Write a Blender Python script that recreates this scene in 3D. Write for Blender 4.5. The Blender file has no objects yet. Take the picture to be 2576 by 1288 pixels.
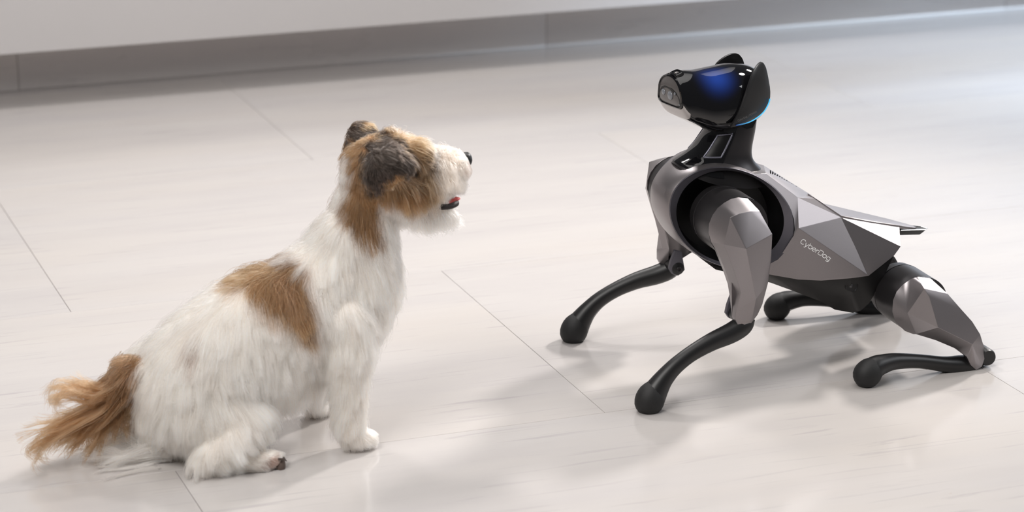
import bpy, bmesh, math, random
import numpy as np
from mathutils import Vector, Matrix, kdtree

random.seed(7)
rng = np.random.default_rng(11)
SC = bpy.context.scene
COL = SC.collection
PI = math.pi

# ------------------------------------------------------------------ camera
FPX, PITCH, CAM = 6400.0, math.radians(17.2), np.array([0.0, -3.4, 1.25])
cd = bpy.data.cameras.new('camera')
cd.sensor_width = 36.0
cd.lens = FPX / 2576.0 * 36.0
cd.clip_start, cd.clip_end = 0.1, 200
cam = bpy.data.objects.new('camera', cd)
COL.objects.link(cam)
cam.location = CAM
cam.rotation_euler = (PI / 2 - PITCH, 0, 0)
cd.dof.use_dof = True
cd.dof.focus_distance = 3.62
cd.dof.aperture_fstop = 4.5
SC.camera = cam

# ------------------------------------------------------------------ light and exposure
SC.view_settings.view_transform = 'Standard'
SC.view_settings.look = 'None'
SC.view_settings.exposure = 0.18
SC.view_settings.gamma = 1.0
SC.view_settings.use_curve_mapping = False
SC.cycles.max_bounces = 32
SC.cycles.diffuse_bounces = 10
SC.cycles.glossy_bounces = 12
SC.cycles.transmission_bounces = 24
w = bpy.data.worlds.new('daylight')
SC.world = w
w.use_nodes = True
bg = w.node_tree.nodes['Background']
bg.inputs[0].default_value = (0.97, 0.98, 1.0, 1)
bg.inputs[1].default_value = 0.085

def lamp(name, kind, loc, target, energy, color, **kw):
    d = bpy.data.lights.new(name, kind)
    d.energy = energy
    d.color = color
    for k, v in kw.items():
        setattr(d, k, v)
    o = bpy.data.objects.new(name, d)
    COL.objects.link(o)
    o.location = loc
    o.rotation_euler = (Vector(target) - Vector(loc)).to_track_quat('-Z', 'Y').to_euler()
    return o
AIM = (0.15, 0.05, 0.05)
lamp('ceiling_light', 'AREA', (0.1, 0.85, 2.9), (0.0, 0.85, 0), 24, (1.0, 0.965, 0.94), shape='RECTANGLE', size=4.4, size_y=2.2, spread=math.radians(110))
lamp('key_lamp', 'SPOT', (2.23, 2.51, 2.51), (-0.45, -0.3, 0), 530, (1.0, 0.955, 0.92), spot_size=math.radians(52), spot_blend=1.0, shadow_soft_size=0.20)
lamp('side_lamp', 'SPOT', (2.7, 1.3, 3.6), (-0.5, -0.2, 0), 88, (1.0, 0.965, 0.94), spot_size=math.radians(60), spot_blend=1.0, shadow_soft_size=0.34)
lamp('rear_lamp', 'AREA', (-0.5, 1.60, 2.3), (0.2, 1.0, 0), 21, (1.0, 0.97, 0.95), shape='DISK', size=0.35)
lamp('window_light', 'AREA', (3.6, -0.15, 2.0), (0.2, 0.1, 0.2), 36, (0.95, 0.97, 1.0), shape='RECTANGLE', size=1.8, size_y=1.2)
lamp('front_fill', 'AREA', (-1.4, -2.4, 2.9), (-0.35, -0.1, 0.2), 86, (1.0, 0.97, 0.94), shape='RECTANGLE', size=1.8, size_y=1.2)  # added soft fill for the dog's near side, not a window of the room
lamp('wall_spot', 'SPOT', (4.2, 0.6, 1.99), (1.6, 2.5, 0.0), 1100, (0.64, 0.81, 1.0), spot_size=math.radians(39), spot_blend=1.0, shadow_soft_size=0.03)

# ------------------------------------------------------------------ small helpers
FW = np.array([0, math.cos(PITCH), -math.sin(PITCH)])
UP = np.array([0, math.sin(PITCH), math.cos(PITCH)])
RT = np.array([1.0, 0, 0])

class Frame:
    """local axes of a thing: x forward, y to its left, z up; un() finds the local point seen at a photo pixel on the plane y = const"""
    def __init__(s, origin, ang):
        s.o = np.array(origin, float)
        s.ang = ang
        s.x = np.array([math.cos(ang), math.sin(ang), 0])
        s.y = np.array([-math.sin(ang), math.cos(ang), 0])
        s.z = np.array([0, 0, 1.0])
    def un(s, px, py, y):
        d = FW + RT * (px - 1288) / FPX - UP * (py - 644) / FPX
        t = ((s.o + y * s.y - CAM) @ s.y) / (d @ s.y)
        q = CAM + t * d - s.o
        return Vector((q @ s.x, y, q[2]))
    def pix(s, P):
        P = np.asarray(P, float)
        q = s.o + P[:, :1] * s.x + P[:, 1:2] * s.y + P[:, 2:] * s.z - CAM
        z = q @ FW
        return np.stack([1288 + FPX * (q @ RT) / z, 644 - FPX * (q @ UP) / z], 1)

def link(name, data, parent=None, kind=None, label=None):
    o = bpy.data.objects.new(name, data)
    COL.objects.link(o)
    if parent is not None:
        o.parent = parent
    if kind:
        o['kind'] = kind
    if label:
        o['label'] = label
    return o

def finish(bm, name, mat, parent=None, angle=30, bevel=0.0, kind=None, label=None, recalc=True, hard=None):
    if recalc:
        bmesh.ops.recalc_face_normals(bm, faces=bm.faces)
    if bevel:
        es = [e for e in bm.edges if len(e.link_faces) == 2 and e.calc_face_angle(0) > math.radians(max(angle, 12))]
        bmesh.ops.bevel(bm, geom=es, offset=bevel, segments=2, affect='EDGES', profile=0.6, clamp_overlap=True)
    bm.normal_update()
    if hard is not None:                                 # hard creases: small bevels, flat facets kept by weighted normals
        es = [e for e in (bm.edges.get((a, b)) for a, b in hard) if e and len(e.link_faces) == 2]
        bmesh.ops.bevel(bm, geom=list(set(es)), offset=0.00045, segments=1, affect='EDGES', clamp_overlap=True)
        bm.normal_update()
        angle = 60
    lim = math.radians(angle)
    for f in bm.faces:
        f.smooth = True
    for e in bm.edges:
        if len(e.link_faces) == 2 and e.calc_face_angle(0) > lim:
            e.smooth = False
    me = bpy.data.meshes.new(name)
    bm.to_mesh(me)
    bm.free()
    me.materials.append(mat)
    o = link(name, me, parent, kind, label)
    if hard is not None:
        wn = o.modifiers.new('weighted', 'WEIGHTED_NORMAL')
        wn.weight = 90
        wn.keep_sharp = True
    return o

def poly(bm, pts, faces):
    vs = [bm.verts.new(p) for p in pts]
    for f in faces:
        try:
            bm.faces.new([vs[i] for i in f])
        except ValueError:
            pass
    return vs

def add_box(bm, lo, hi):
    x0, y0, z0 = lo
    x1, y1, z1 = hi
    poly(bm, [(x0, y0, z0), (x1, y0, z0), (x1, y1, z0), (x0, y1, z0), (x0, y0, z1), (x1, y0, z1), (x1, y1, z1), (x0, y1, z1)],
         [(0, 3, 2, 1), (4, 5, 6, 7), (0, 1, 5, 4), (1, 2, 6, 5), (2, 3, 7, 6), (3, 0, 4, 7)])

def loft(bm, rings, cap0=True, cap1=True, closed=True):
    n = len(rings[0])
    vs = [[bm.verts.new(p) for p in r] for r in rings]
    for a, b in zip(vs, vs[1:]):
        for i in range(n if closed else n - 1):
            j = (i + 1) % n
            bm.faces.new((a[i], a[j], b[j], b[i]))
    if cap0:
        bm.faces.new(list(reversed(vs[0])))
    if cap1:
        bm.faces.new(vs[-1])
    return vs

def spline(pts, m):
    """Catmull-Rom through pts (any dimension), m steps per span"""
    P = np.array(pts, float)
    P = np.vstack([2 * P[0] - P[1], P, 2 * P[-1] - P[-2]])
    out = []
    for i in range(1, len(P) - 2):
        for k in range(m):
            t = k / m
            a, b, c, d = P[i - 1], P[i], P[i + 1], P[i + 2]
            out.append(0.5 * ((2 * b) + (c - a) * t + (2 * a - 5 * b + 4 * c - d) * t * t + (3 * b - a - 3 * c + d) * t ** 3))
    out.append(P[-2])
    return np.array(out)

def tube(bm, path, rad, n=16, flat=1.0, side=Vector((0, 1, 0))):
    """tube along path; rad half-thickness in the plane of travel, flat * rad along side"""
    P = [Vector(p) for p in path]
    rings = []
    for i, p in enumerate(P):
        t = (P[min(i + 1, len(P) - 1)] - P[max(i - 1, 0)]).normalized()
        s = (side - t * side.dot(t)).normalized()
        b = t.cross(s)
        r = rad[i]
        rings.append([p + b * r * math.cos(2 * PI * k / n) + s * r * flat * math.sin(2 * PI * k / n) for k in range(n)])
    loft(bm, rings)

def cyl(bm, c, r, y0, y1, n=40, prof=None):
    """lathe about the local y axis through (c.x, c.z); prof: list of (y, r)"""
    prof = prof or [(y0, r), (y1, r)]
    rings = [[Vector((c[0] + q * math.cos(2 * PI * k / n), y, c[1] + q * math.sin(2 * PI * k / n))) for k in range(n)] for y, q in prof]
    loft(bm, rings)

def ball(bm, c, r, sx=1, sy=1, sz=1, seg=16):
    m = Matrix.Translation(c) @ Matrix.Diagonal((sx, sy, sz, 1))
    bmesh.ops.create_uvsphere(bm, u_segments=seg, v_segments=seg // 2 + 2, radius=r, matrix=m)

# ------------------------------------------------------------------ materials
def mat(name, color, rough=0.5, metal=0.0, spec=0.5, coat=0.0, noise=0.0, nscale=40.0, bump=0.0, bscale=300.0):
    m = bpy.data.materials.new(name)
    m.use_nodes = True
    nt = m.node_tree
    b = nt.nodes['Principled BSDF']
    b.inputs['Base Color'].default_value = (*color, 1)
    b.inputs['Roughness'].default_value = rough
    b.inputs['Metallic'].default_value = metal
    b.inputs['Specular IOR Level'].default_value = spec
    b.inputs['Coat Weight'].default_value = coat
    b.inputs['Coat Roughness'].default_value = 0.06
    tc = nt.nodes.new('ShaderNodeTexCoord')
    if noise:
        n = nt.nodes.new('ShaderNodeTexNoise')
        n.inputs['Scale'].default_value = nscale
        n.inputs['Detail'].default_value = 5
        nt.links.new(tc.outputs['Object'], n.inputs['Vector'])
        r = nt.nodes.new('ShaderNodeMapRange')
        r.inputs['To Min'].default_value = 1 - noise
        r.inputs['To Max'].default_value = 1 + noise
        nt.links.new(n.outputs['Fac'], r.inputs['Value'])
        x = nt.nodes.new('ShaderNodeVectorMath')
        x.operation = 'SCALE'
        x.inputs[0].default_value = color
        nt.links.new(r.outputs[0], x.inputs['Scale'])
        nt.links.new(x.outputs[0], b.inputs['Base Color'])
    if bump:
        n = nt.nodes.new('ShaderNodeTexNoise')
        n.inputs['Scale'].default_value = bscale
        n.inputs['Detail'].default_value = 3
        nt.links.new(tc.outputs['Object'], n.inputs['Vector'])
        bp = nt.nodes.new('ShaderNodeBump')
        bp.inputs['Strength'].default_value = bump
        bp.inputs['Distance'].default_value = 0.001
        nt.links.new(n.outputs['Fac'], bp.inputs['Height'])
        nt.links.new(bp.outputs[0], b.inputs['Normal'])
    return m

M_METAL = mat('gunmetal_paint', (0.255, 0.236, 0.242), 0.36, 0.85, noise=0.05, nscale=900, bump=0.05, bscale=2500)
M_METAL_DARK = mat('dark_gunmetal_paint', (0.125, 0.12, 0.14), 0.42, 0.6, noise=0.05, nscale=900, bump=0.05, bscale=2500)
M_PLASTIC = mat('matte_black_plastic', (0.0075, 0.0072, 0.0078), 0.4, 0.0, noise=0.1, nscale=900, bump=0.1, bscale=2200)
M_ACT = mat('satin_graphite', (0.032, 0.030, 0.032), 0.36, 0.6, noise=0.06, nscale=900)
M_RUBBER = mat('black_rubber', (0.0075, 0.0073, 0.0078), 0.6, 0.0, noise=0.15, nscale=500, bump=0.25, bscale=1500)
M_GLOSS = mat('gloss_black_glass', (0.004, 0.004, 0.005), 0.04, 0.0, spec=0.6)
M_CAV = mat('cavity_black', (0.005, 0.005, 0.0055), 0.4, spec=0.25)
M_CAP = mat('reflection_grey_glass', (0.085, 0.078, 0.076), 0.16, 0.0, spec=0.6)  # black glass lifted to grey: the face's reflection is put into the colour
M_LENS = mat('lens_glass', (0.16, 0.17, 0.19), 0.06, 0.0, spec=0.9)
M_WHITE = mat('white_print', (0.95, 0.95, 0.95), 0.5)
M_GREYPRINT = mat('grey_print', (0.085, 0.083, 0.085), 0.5)
M_TRIM = mat('bright_edge_trim', (0.75, 0.75, 0.76), 0.25, 0.9)

def glow_visor():
    m = mat('glowing_visor_glass', (0.004, 0.004, 0.005), 0.035, 0.0, spec=0.6)
    nt = m.node_tree
    b = nt.nodes['Principled BSDF']
    tc = nt.nodes['Texture Coordinate']
    mp = nt.nodes.new('ShaderNodeVectorMath')
    mp.operation = 'DISTANCE'
    mp.name = 'glow_distance'
    nt.links.new(tc.outputs['Object'], mp.inputs[0])
    r = nt.nodes.new('ShaderNodeMapRange')
    r.interpolation_type = 'SMOOTHSTEP'
    r.inputs['From Min'].default_value = 0.046
    r.inputs['From Max'].default_value = 0.0
    nt.links.new(mp.outputs['Value'], r.inputs['Value'])
    b.inputs['Emission Color'].default_value = (0.02, 0.085, 0.52, 1)
    mu = nt.nodes.new('ShaderNodeMath')
    mu.operation = 'MULTIPLY'
    mu.inputs[1].default_value = 0.52
    sq = nt.nodes.new('ShaderNodeMath')
    sq.operation = 'POWER'
    sq.inputs[1].default_value = 1.8
    nt.links.new(r.outputs[0], sq.inputs[0])
    nt.links.new(sq.outputs[0], mu.inputs[0])
    nt.links.new(mu.outputs[0], b.inputs['Emission Strength'])
    return m
M_VISOR = glow_visor()

def strip_mat(x0, x1):
    m = mat('blue_light_strip', (0.01, 0.05, 0.1), 0.3)
    nt = m.node_tree
    b = nt.nodes['Principled BSDF']
    tc = nt.nodes['Texture Coordinate']
    sp = nt.nodes.new('ShaderNodeSeparateXYZ')
    nt.links.new(tc.outputs['Object'], sp.inputs[0])
    r = nt.nodes.new('ShaderNodeMapRange')
    r.inputs['From Min'].default_value = x0
    r.inputs['From Max'].default_value = x1
    nt.links.new(sp.outputs['X'], r.inputs['Value'])
    cr = nt.nodes.new('ShaderNodeValToRGB')
    cr.color_ramp.elements[0].color = (0.06, 0.5, 0.86, 1)
    cr.color_ramp.elements[0].position = 0.55
    cr.color_ramp.elements[1].color = (0.003, 0.008, 0.13, 1)
    nt.links.new(r.outputs[0], cr.inputs[0])
    nt.links.new(cr.outputs[0], b.inputs['Emission Color'])
    b.inputs['Emission Strength'].default_value = 0.9
    return m

WALL_ANG = math.radians(20.5)
def stone(name, base, streak=1.0, rough=0.13):
    m = bpy.data.materials.new(name)
    m.use_nodes = True
    nt = m.node_tree
    N, L = nt.nodes.new, nt.links.new
    b = nt.nodes['Principled BSDF']
    geo = N('ShaderNodeNewGeometry')
    rot = N('ShaderNodeVectorRotate')
    rot.rotation_type = 'Z_AXIS'
    rot.inputs['Angle'].default_value = -WALL_ANG
    L(geo.outputs['Position'], rot.inputs['Vector'])
    oi = N('ShaderNodeObjectInfo')
    off = N('ShaderNodeVectorMath')
    off.operation = 'MULTIPLY_ADD'
    cmb = N('ShaderNodeCombineXYZ')
    L(oi.outputs['Random'], cmb.inputs[0]); L(oi.outputs['Random'], cmb.inputs[1])
    L(cmb.outputs[0], off.inputs[0])
    off.inputs[1].default_value = (17.0, 31.0, 0)
    L(rot.outputs[0], off.inputs[2])
    def noise(scale, sx, sy, detail, dist=0.0, rgh=0.55):
        mp = N('ShaderNodeMapping')
        mp.inputs['Scale'].default_value = (sx, sy, sy)
        L(off.outputs[0], mp.inputs['Vector'])
        n = N('ShaderNodeTexNoise')
        n.inputs['Scale'].default_value = scale
        n.inputs['Detail'].default_value = detail
        n.inputs['Roughness'].default_value = rgh
        n.inputs['Distortion'].default_value = dist
        L(mp.outputs[0], n.inputs['Vector'])
        return n.outputs['Fac']
    def ramp(v, a, b_, lo, hi):
        r = N('ShaderNodeMapRange')
        r.inputs['From Min'].default_value = a
        r.inputs['From Max'].default_value = b_
        r.inputs['To Min'].default_value = lo
        r.inputs['To Max'].default_value = hi
        L(v, r.inputs['Value'])
        return r.outputs[0]
    def mixc(fac, a, col):
        x = N('ShaderNodeMix')
        x.data_type = 'RGBA'
        L(fac, x.inputs['Factor'])
        if isinstance(a, tuple):
            x.inputs['A'].default_value = (*a, 1)
        else:
            L(a, x.inputs['A'])
        x.inputs['B'].default_value = (*col, 1)
        return x.outputs['Result']
    dark = tuple(c * k for c, k in zip(base, (0.86, 0.86, 0.88)))
    warm = tuple(c * k for c, k in zip(base, (1.03, 1.0, 0.95)))
    vein = tuple(c * k for c, k in zip(base, (0.60, 0.60, 0.64)))
    c = mixc(ramp(noise(1.0, 1.6, 10, 4), 0.38, 0.68, 0, 0.55 * streak), base, dark)
    c = mixc(ramp(noise(1.0, 0.9, 4, 3), 0.45, 0.72, 0, 0.6 * streak), c, warm)
    c = mixc(ramp(noise(1.0, 5, 95, 5, 0.6), 0.60, 0.74, 0, 0.42 * streak), c, vein)
    c = mixc(ramp(noise(1.0, 3.0, 46, 6, 1.2), 0.66, 0.76, 0, 0.5 * streak), c, vein)
    c = mixc(ramp(noise(1.0, 60, 130, 2), 0.76, 0.80, 0, 0.55 * streak), c, (0.42, 0.30, 0.21))
    c = mixc(ramp(noise(700, 1, 1, 2), 0.45, 0.8, 0, 0.12), c, dark)
    L(c, b.inputs['Base Color'])
    L(ramp(noise(3.0, 1, 3, 4), 0.3, 0.7, rough * 0.8, rough * 1.25), b.inputs['Roughness'])
    b.inputs['Specular IOR Level'].default_value = 0.42
    bp = N('ShaderNodeBump')
    bp.inputs['Strength'].default_value = 0.03
    bp.inputs['Distance'].default_value = 0.002
    L(noise(9, 1, 2, 3), bp.inputs['Height'])
    L(bp.outputs[0], b.inputs['Normal'])
    return m
M_STONE = stone('pale_limestone', (0.498, 0.473, 0.460))
M_SKIRT = stone('skirting_limestone', (0.68, 0.645, 0.63), 0.8, 0.3)
M_GROUT = mat('grout', (0.60, 0.54, 0.46), 0.9, noise=0.2, nscale=60)
M_PAINT = mat('white_wall_paint', (0.60, 0.58, 0.578), 0.75, noise=0.015, nscale=6, bump=0.06, bscale=500)

# ------------------------------------------------------------------ the setting: floor, ledge wall, skirting
fl = link('floor', None, kind='structure', label='pale limestone slab floor with fine joints')
def wallrot(o):
    o.rotation_euler = (0, 0, WALL_ANG)
    return o
wallrot(fl)
bm = bmesh.new()
add_box(bm, (-5.0, -4.5, -0.06), (5.0, 2.20, -0.012))
finish(bm, 'grout_bed', M_GROUT, fl)
ROWS = [-4.4, -3.685, -2.97, -2.26, -1.55, -0.842, -0.135, 0.562, 1.304, 2.02, 2.075]
TW, GAP = 1.19, 0.0006
for i, (s0, s1) in enumerate(zip(ROWS, ROWS[1:])):
    bm = bmesh.new()
    e = 0.0004
    x1, y1 = TW - GAP, s1 - s0 - GAP
    poly(bm, [(0, 0, -0.012), (x1, 0, -0.012), (x1, y1, -0.012), (0, y1, -0.012), (0, 0, -e), (x1, 0, -e), (x1, y1, -e), (0, y1, -e),
              (e, e, 0), (x1 - e, e, 0), (x1 - e, y1 - e, 0), (e, y1 - e, 0)],
         [(0, 1, 5, 4), (1, 2, 6, 5), (2, 3, 7, 6), (3, 0, 4, 7), (4, 5, 9, 8), (5, 6, 10, 9), (6, 7, 11, 10), (7, 4, 8, 11), (8, 9, 10, 11), (3, 2, 1, 0)])
    t = finish(bm, 'tile', M_STONE, fl)
    me = t.data
    start = 0.087 if i % 2 == 0 else -0.52
    first = True
    for k in range(-4, 4):
        x = start + k * TW
        if x < -4.9 or x + TW > 4.95:
            continue
        if not first:
            t = link('tile', me, fl)
        t.location = (x + GAP / 2, s0 + GAP / 2, 0)
        first = False

WS = 2.066                       # distance of the skirting face along the wall normal
sk = wallrot(link('baseboard_back', None, kind='structure', label='grey limestone skirting recessed under the white wall'))
xs = [-4.8, -3.62, -2.43, -1.245, -0.335, 0.855, 2.045, 3.235, 4.8]
for a, b_ in zip(xs, xs[1:]):
    bm = bmesh.new()
    add_box(bm, (a + 0.0006, WS, 0.0005), (b_ - 0.0006, WS + 0.02, 0.1145))
    finish(bm, 'skirting_slab', M_SKIRT, sk, bevel=0.0008)
wl = link('wall_back', None, kind='structure', label='white painted wall face overhanging its recessed grey skirting')
wallrot(wl)
bm = bmesh.new()
add_box(bm, (-4.8, WS - 0.166, 0.1152), (4.8, WS + 0.10, 1.05))
finish(bm, 'ledge_face', M_PAINT, wl, bevel=0.003)
bm = bmesh.new()
add_box(bm, (-4.8, WS + 0.0205, 0.0), (4.8, WS + 0.10, 0.1148))
finish(bm, 'ledge_core', M_PAINT, wl)

# ================================================================== ROBOT DOG
RA = math.radians(18.2)
RF = Frame((0.299, 0.111, 0), RA + PI)      # local y points to the robot's left, towards the camera
robot = link('robot_dog', None)
robot.location = RF.o
robot.rotation_euler = (0, 0, RF.ang)
robot['label'] = 'gunmetal grey four legged robot dog with glossy black head, hind legs folded on floor'
robot['category'] = 'robot'
U = RF.un

# ---- chest shell with the two big round shoulder openings
def oval(c, a, b, tilt, n, dy=0.0, s=1.0, th0=0.0):
    """points of a shoulder opening; the chest narrows towards the front"""
    out = []
    for k in range(n):
        th = th0 + 2 * PI * k / n
        x, z = a * s * math.cos(th), b * s * math.sin(th)
        px, py = c[0] + x * math.cos(tilt) - z * math.sin(tilt), c[1] + x * math.sin(tilt) + z * math.cos(tilt)
        t = min(1, max(0, (px - 1690) / 150))
        y = 0.036 + 0.018 * t * t * (3 - 2 * t) + dy
        out.append(U(px, py, y))
    return out
OC, OA, OB, OT = (1841.4, 549.0), 162.5, 123.5, math.radians(21)
IC, IA, IB, IT = (1836.8, 545.8), 137.1, 115.0, math.radians(16.6)
NR = 80
RING = oval(OC, OA, OB, OT, NR)
RC = sum(RING, Vector()) / NR
def chest_ring(f, s, ridge):
    out = []
    for k, p in enumerate(RING):
        d = math.degrees(math.atan2(p.z - RC.z, p.x - RC.x))
        e = 1 + (s - 1) * max(0.0, 1 - abs(d - 25) / 150)
        r = ridge * max(0, 1 - abs(d - 28) / 34)
        q = Vector((p.x - RC.x, 0, p.z - RC.z))
        out.append(Vector((RC.x + q.x * e + r, p.y * f, RC.z + q.z * e)))
    return out
bm = bmesh.new()
secs = [(1.0, 1.0, 0.0), (.93, 1.012, 0.001), (.7, 1.03, 0.004), (.35, 1.042, 0.006), (0.0, 1.046, 0.007)]
secs = secs + [(-f, s, rd) for f, s, rd in reversed(secs[:-1])]
loft(bm, [chest_ring(*q) for q in secs], cap0=False, cap1=False)
finish(bm, 'chest_shell', M_METAL, robot, angle=14)
for sg in (1, -1):
    def side(r):
        return [Vector((p.x, sg * p.y, p.z)) for p in r]
    bm = bmesh.new()
    rr = [side(oval(OC, OA, OB, OT, NR, -0.0005)), side(oval(OC, OA, OB, OT, NR, 0.0022, 0.985)), side(oval(IC, IA, IB, IT, NR, -0.003, 1.0))]
    loft(bm, rr, cap0=False, cap1=False)
    finish(bm, 'shoulder_ring', M_METAL_DARK, robot, angle=40)
    bm = bmesh.new()
    rr = [side(oval(IC, IA, IB, IT, NR, -0.003, 1.0)), side(oval(IC, IA, IB, IT, NR, -0.006, 0.985))]
    cc = sum(rr[1], Vector()) / NR
    for y, q in ((0.020, 0.98), (0.006, 0.92)):
        rr.append([Vector((cc.x + (p.x - cc.x) * q, sg * y, cc.z + (p.z - cc.z) * q)) for p in rr[1]])
    loft(bm, rr, cap0=False, cap1=True)
    finish(bm, 'shoulder_cavity', M_CAV, robot, angle=40)

# ---- rear body: faceted shell, mirrored
def sym(near, faces, mid_faces, name, m, angle=12, bevel=0.0006, label=None, hard=None):
    """near: list of (px, py, y); faces over near (mirrored); mid_faces use (i, 'm') for mirrored vertices"""
    bm = bmesh.new()
    P = [U(*q) for q in near]
    V = [bm.verts.new(p) for p in P]
    W = [bm.verts.new((p.x, -p.y, p.z)) for p in P]
    for f in faces:
        bm.faces.new([V[i] for i in f])
        bm.faces.new([W[i] for i in reversed(f)])
    for f in mid_faces:
        bm.faces.new([V[i] if i >= 0 else W[-i - 1] for i in f])
    if hard is not None:
        hv = [(V[a], V[b]) for a, b in hard] + [(W[a], W[b]) for a, b in hard if a >= 0]
        return finish(bm, name, m, robot, label=label, hard=hv)
    return finish(bm, name, m, robot, angle=angle, bevel=bevel, label=label)

def on_ring(deg):
    """photo pixel on the outer edge of the shoulder ring"""
    th = math.radians(deg)
    x, z = OA * math.cos(th), OB * math.sin(th)
    return OC[0] + x * math.cos(OT) - z * math.sin(OT), OC[1] + x * math.sin(OT) + z * math.cos(OT)
rg = [on_ring(d) for d in (-86, -74, -62, -50, -38, -26, -14)]
rl = [on_ring(d) for d in (14, 26, 38, 50, 62, 74)]
def on_panel(x, y):
    """depth at which the ring edge meets the flat upper flank panel"""
    a, b_, c = U(1927, 436, .041), U(2007, 497, .037), U(2009, 574, .061)
    nn_ = (b_ - a).cross(c - a)
    lo_, hi_ = .03, .08
    flo = (U(x, y, lo_) - a).dot(nn_)
    for _ in range(40):
        m_ = (lo_ + hi_) / 2
        f_ = (U(x, y, m_) - a).dot(nn_)
        if (f_ > 0) == (flo > 0):
            lo_ = m_
        else:
            hi_ = m_
    return min(max(lo_, .044), .064)
pts = ([(1927, 436, .041), (2009, 574, .061), (2007, 497, .037), (2116, 547, .036), (2149, 616, .0595), (2170, 663, .0645), (2183, 692, .0655),   # 0 A, 1 H, 2 B, 3 C, 4 5, 6 G
        (2266, 620, .067), (2249, 643, .063), (2263, 571, .018), (2140, 700, .0635), (2066, 706, .0590), (2007, 703, .056), (1938, 691, .0535), (2049, 499, .027)]   # 7 E, 8 F, 9 D, 10-13, 14 P
       + [(x, y, on_panel(x, y)) for x, y in rg] + [(x, y, .0545) for x, y in rl] + [(*on_ring(0), .0560)] + [(1921, 416, 0.0), (2040, 490, 0.0)])
i0, i1, i2 = 15, 15 + len(rg), 15 + len(rg) + len(rl)
r0, r1 = i2 + 1, i2 + 2
upper = list(range(i0, i1))
lower = list(range(i1, i2))
faces = [(0, i0, i0 + 1)] + [(0, k, k + 1) for k in upper[1:3]] + [(0, i0 + 3, 2)] + [(2, k, k + 1) for k in upper[3:-1]] + [(2, i1 - 1, 1), (i1 - 1, i2, 1), (i2, i1, 1)]
faces += [(1, lower[0], lower[1]), (1, lower[1], lower[2], 12), (12, lower[2], lower[3], 13), (13, lower[3], lower[4]), (13, lower[4], lower[5]), (1, 12, 11, 10, 6)]
faces += [(2, 1, 3), (1, 6, 5, 4, 3), (3, 4, 5, 6, 8, 7), (3, 7, 9), (2, 3, 14)]
mids = [(15, 0, r0, -1, -16), (0, 2, r1, r0), (-1, r0, r1, -3), (2, 14, r1), (-3, r1, -15), (r1, 14, -15), (14, 3, -4, -15), (3, 9, -10, -4), (9, 7, -8, -10), (7, 8, -9, -8)]
sym(pts, faces, mids, 'body_shell', M_METAL, hard=[(0, 2), (2, 1), (1, 3), (2, 3), (3, 4), (4, 5), (5, 6), (1, 6), (3, 7), (3, 9), (9, 7), (2, 14), (14, 3)])

# underbelly
ub = [(1815, 652, .042), (1938, 689, .0525), (2007, 701, .0550), (2066, 704, .0570), (2140, 698, .0620), (2183, 691, .0635), (2249, 642, .062),  # 0-6 upper edge
      (1782, 664, .022), (1800, 678, .026), (1938, 711, .038), (2001, 734, .040), (2066, 759, .040), (2100, 779, .038), (2145, 787, .040), (2166, 781, .044), (2186, 763, .048), (2210, 723, .054),  # 7-16 bottom edge
      (2142, 722, .0540)]
ufaces = [(0, 7, 8, 9, 1), (1, 9, 10, 2), (2, 10, 11, 3), (3, 11, 12, 4), (4, 12, 13, 17), (17, 13, 14, 15), (4, 17, 5), (17, 15, 16, 5), (5, 16, 6)]
umids = [(7, 0, -1, -8), (8, 7, -8, -9), (9, 8, -9, -10), (10, 9, -10, -11), (11, 10, -11, -12), (12, 11, -12, -13), (13, 12, -13, -14), (14, 13, -14, -15), (15, 14, -15, -16), (16, 15, -16, -17), (6, 16, -17, -7)]
sym(ub, ufaces, umids, 'underbelly', M_PLASTIC, angle=75, bevel=0)
for sg in (1, -1):                                     # side sensor window
    c = U(2142, 720, .0552)
    bm = bmesh.new()
    n = 24
    rings = []
    for dy, s in ((-0.001, 1.0), (0.0010, 1.0), (0.0012, 0.9), (0.0006, 0.86)):
        r = []
        for k in range(n):
            th = 2 * PI * k / n
            cx, sz = math.cos(th), math.sin(th)
            q = (abs(cx) ** 3.2 + abs(sz) ** 3.2) ** (-1 / 3.2)
            x, z = cx * q * 0.0098 * s, sz * q * 0.0078 * s
            r.append(Vector((c.x + x * 0.92 - z * 0.38, sg * (c.y + dy), c.z + z * 0.92 + x * 0.38)))
        rings.append(r)
    loft(bm, rings, cap0=False)
    o = finish(bm, 'side_sensor', M_PLASTIC, robot, angle=30)
    bm = bmesh.new()
    ball(bm, Vector((c.x + 0.001, sg * (c.y + 0.0006), c.z + 0.0005)), 0.0030, 1, 0.35, 1)
    finish(bm, 'sensor_lens', mat('sensor_lens_glass', (0.06, 0.057, 0.06), 0.15), o, angle=60)

# top plate that runs out over the tail
bm = bmesh.new()
tp = [(2049, 499, .0270), (2117, 545.5, .0360), (2190, 559, .028), (2262, 569, .0185), (2284, 573, .014), (2301, 574.5, .008), (2306, 573, 0.0)]
P = [U(*q) for q in tp]
full = P + [Vector((p.x, -p.y, p.z)) for p in reversed(P[:-1])]
loft(bm, [[p + Vector((0, 0, -0.0035)) for p in full], [p + Vector((0, 0, 0.0012)) for p in full]])
finish(bm, 'back_plate', M_METAL, robot, angle=25, bevel=0.0006)
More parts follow.
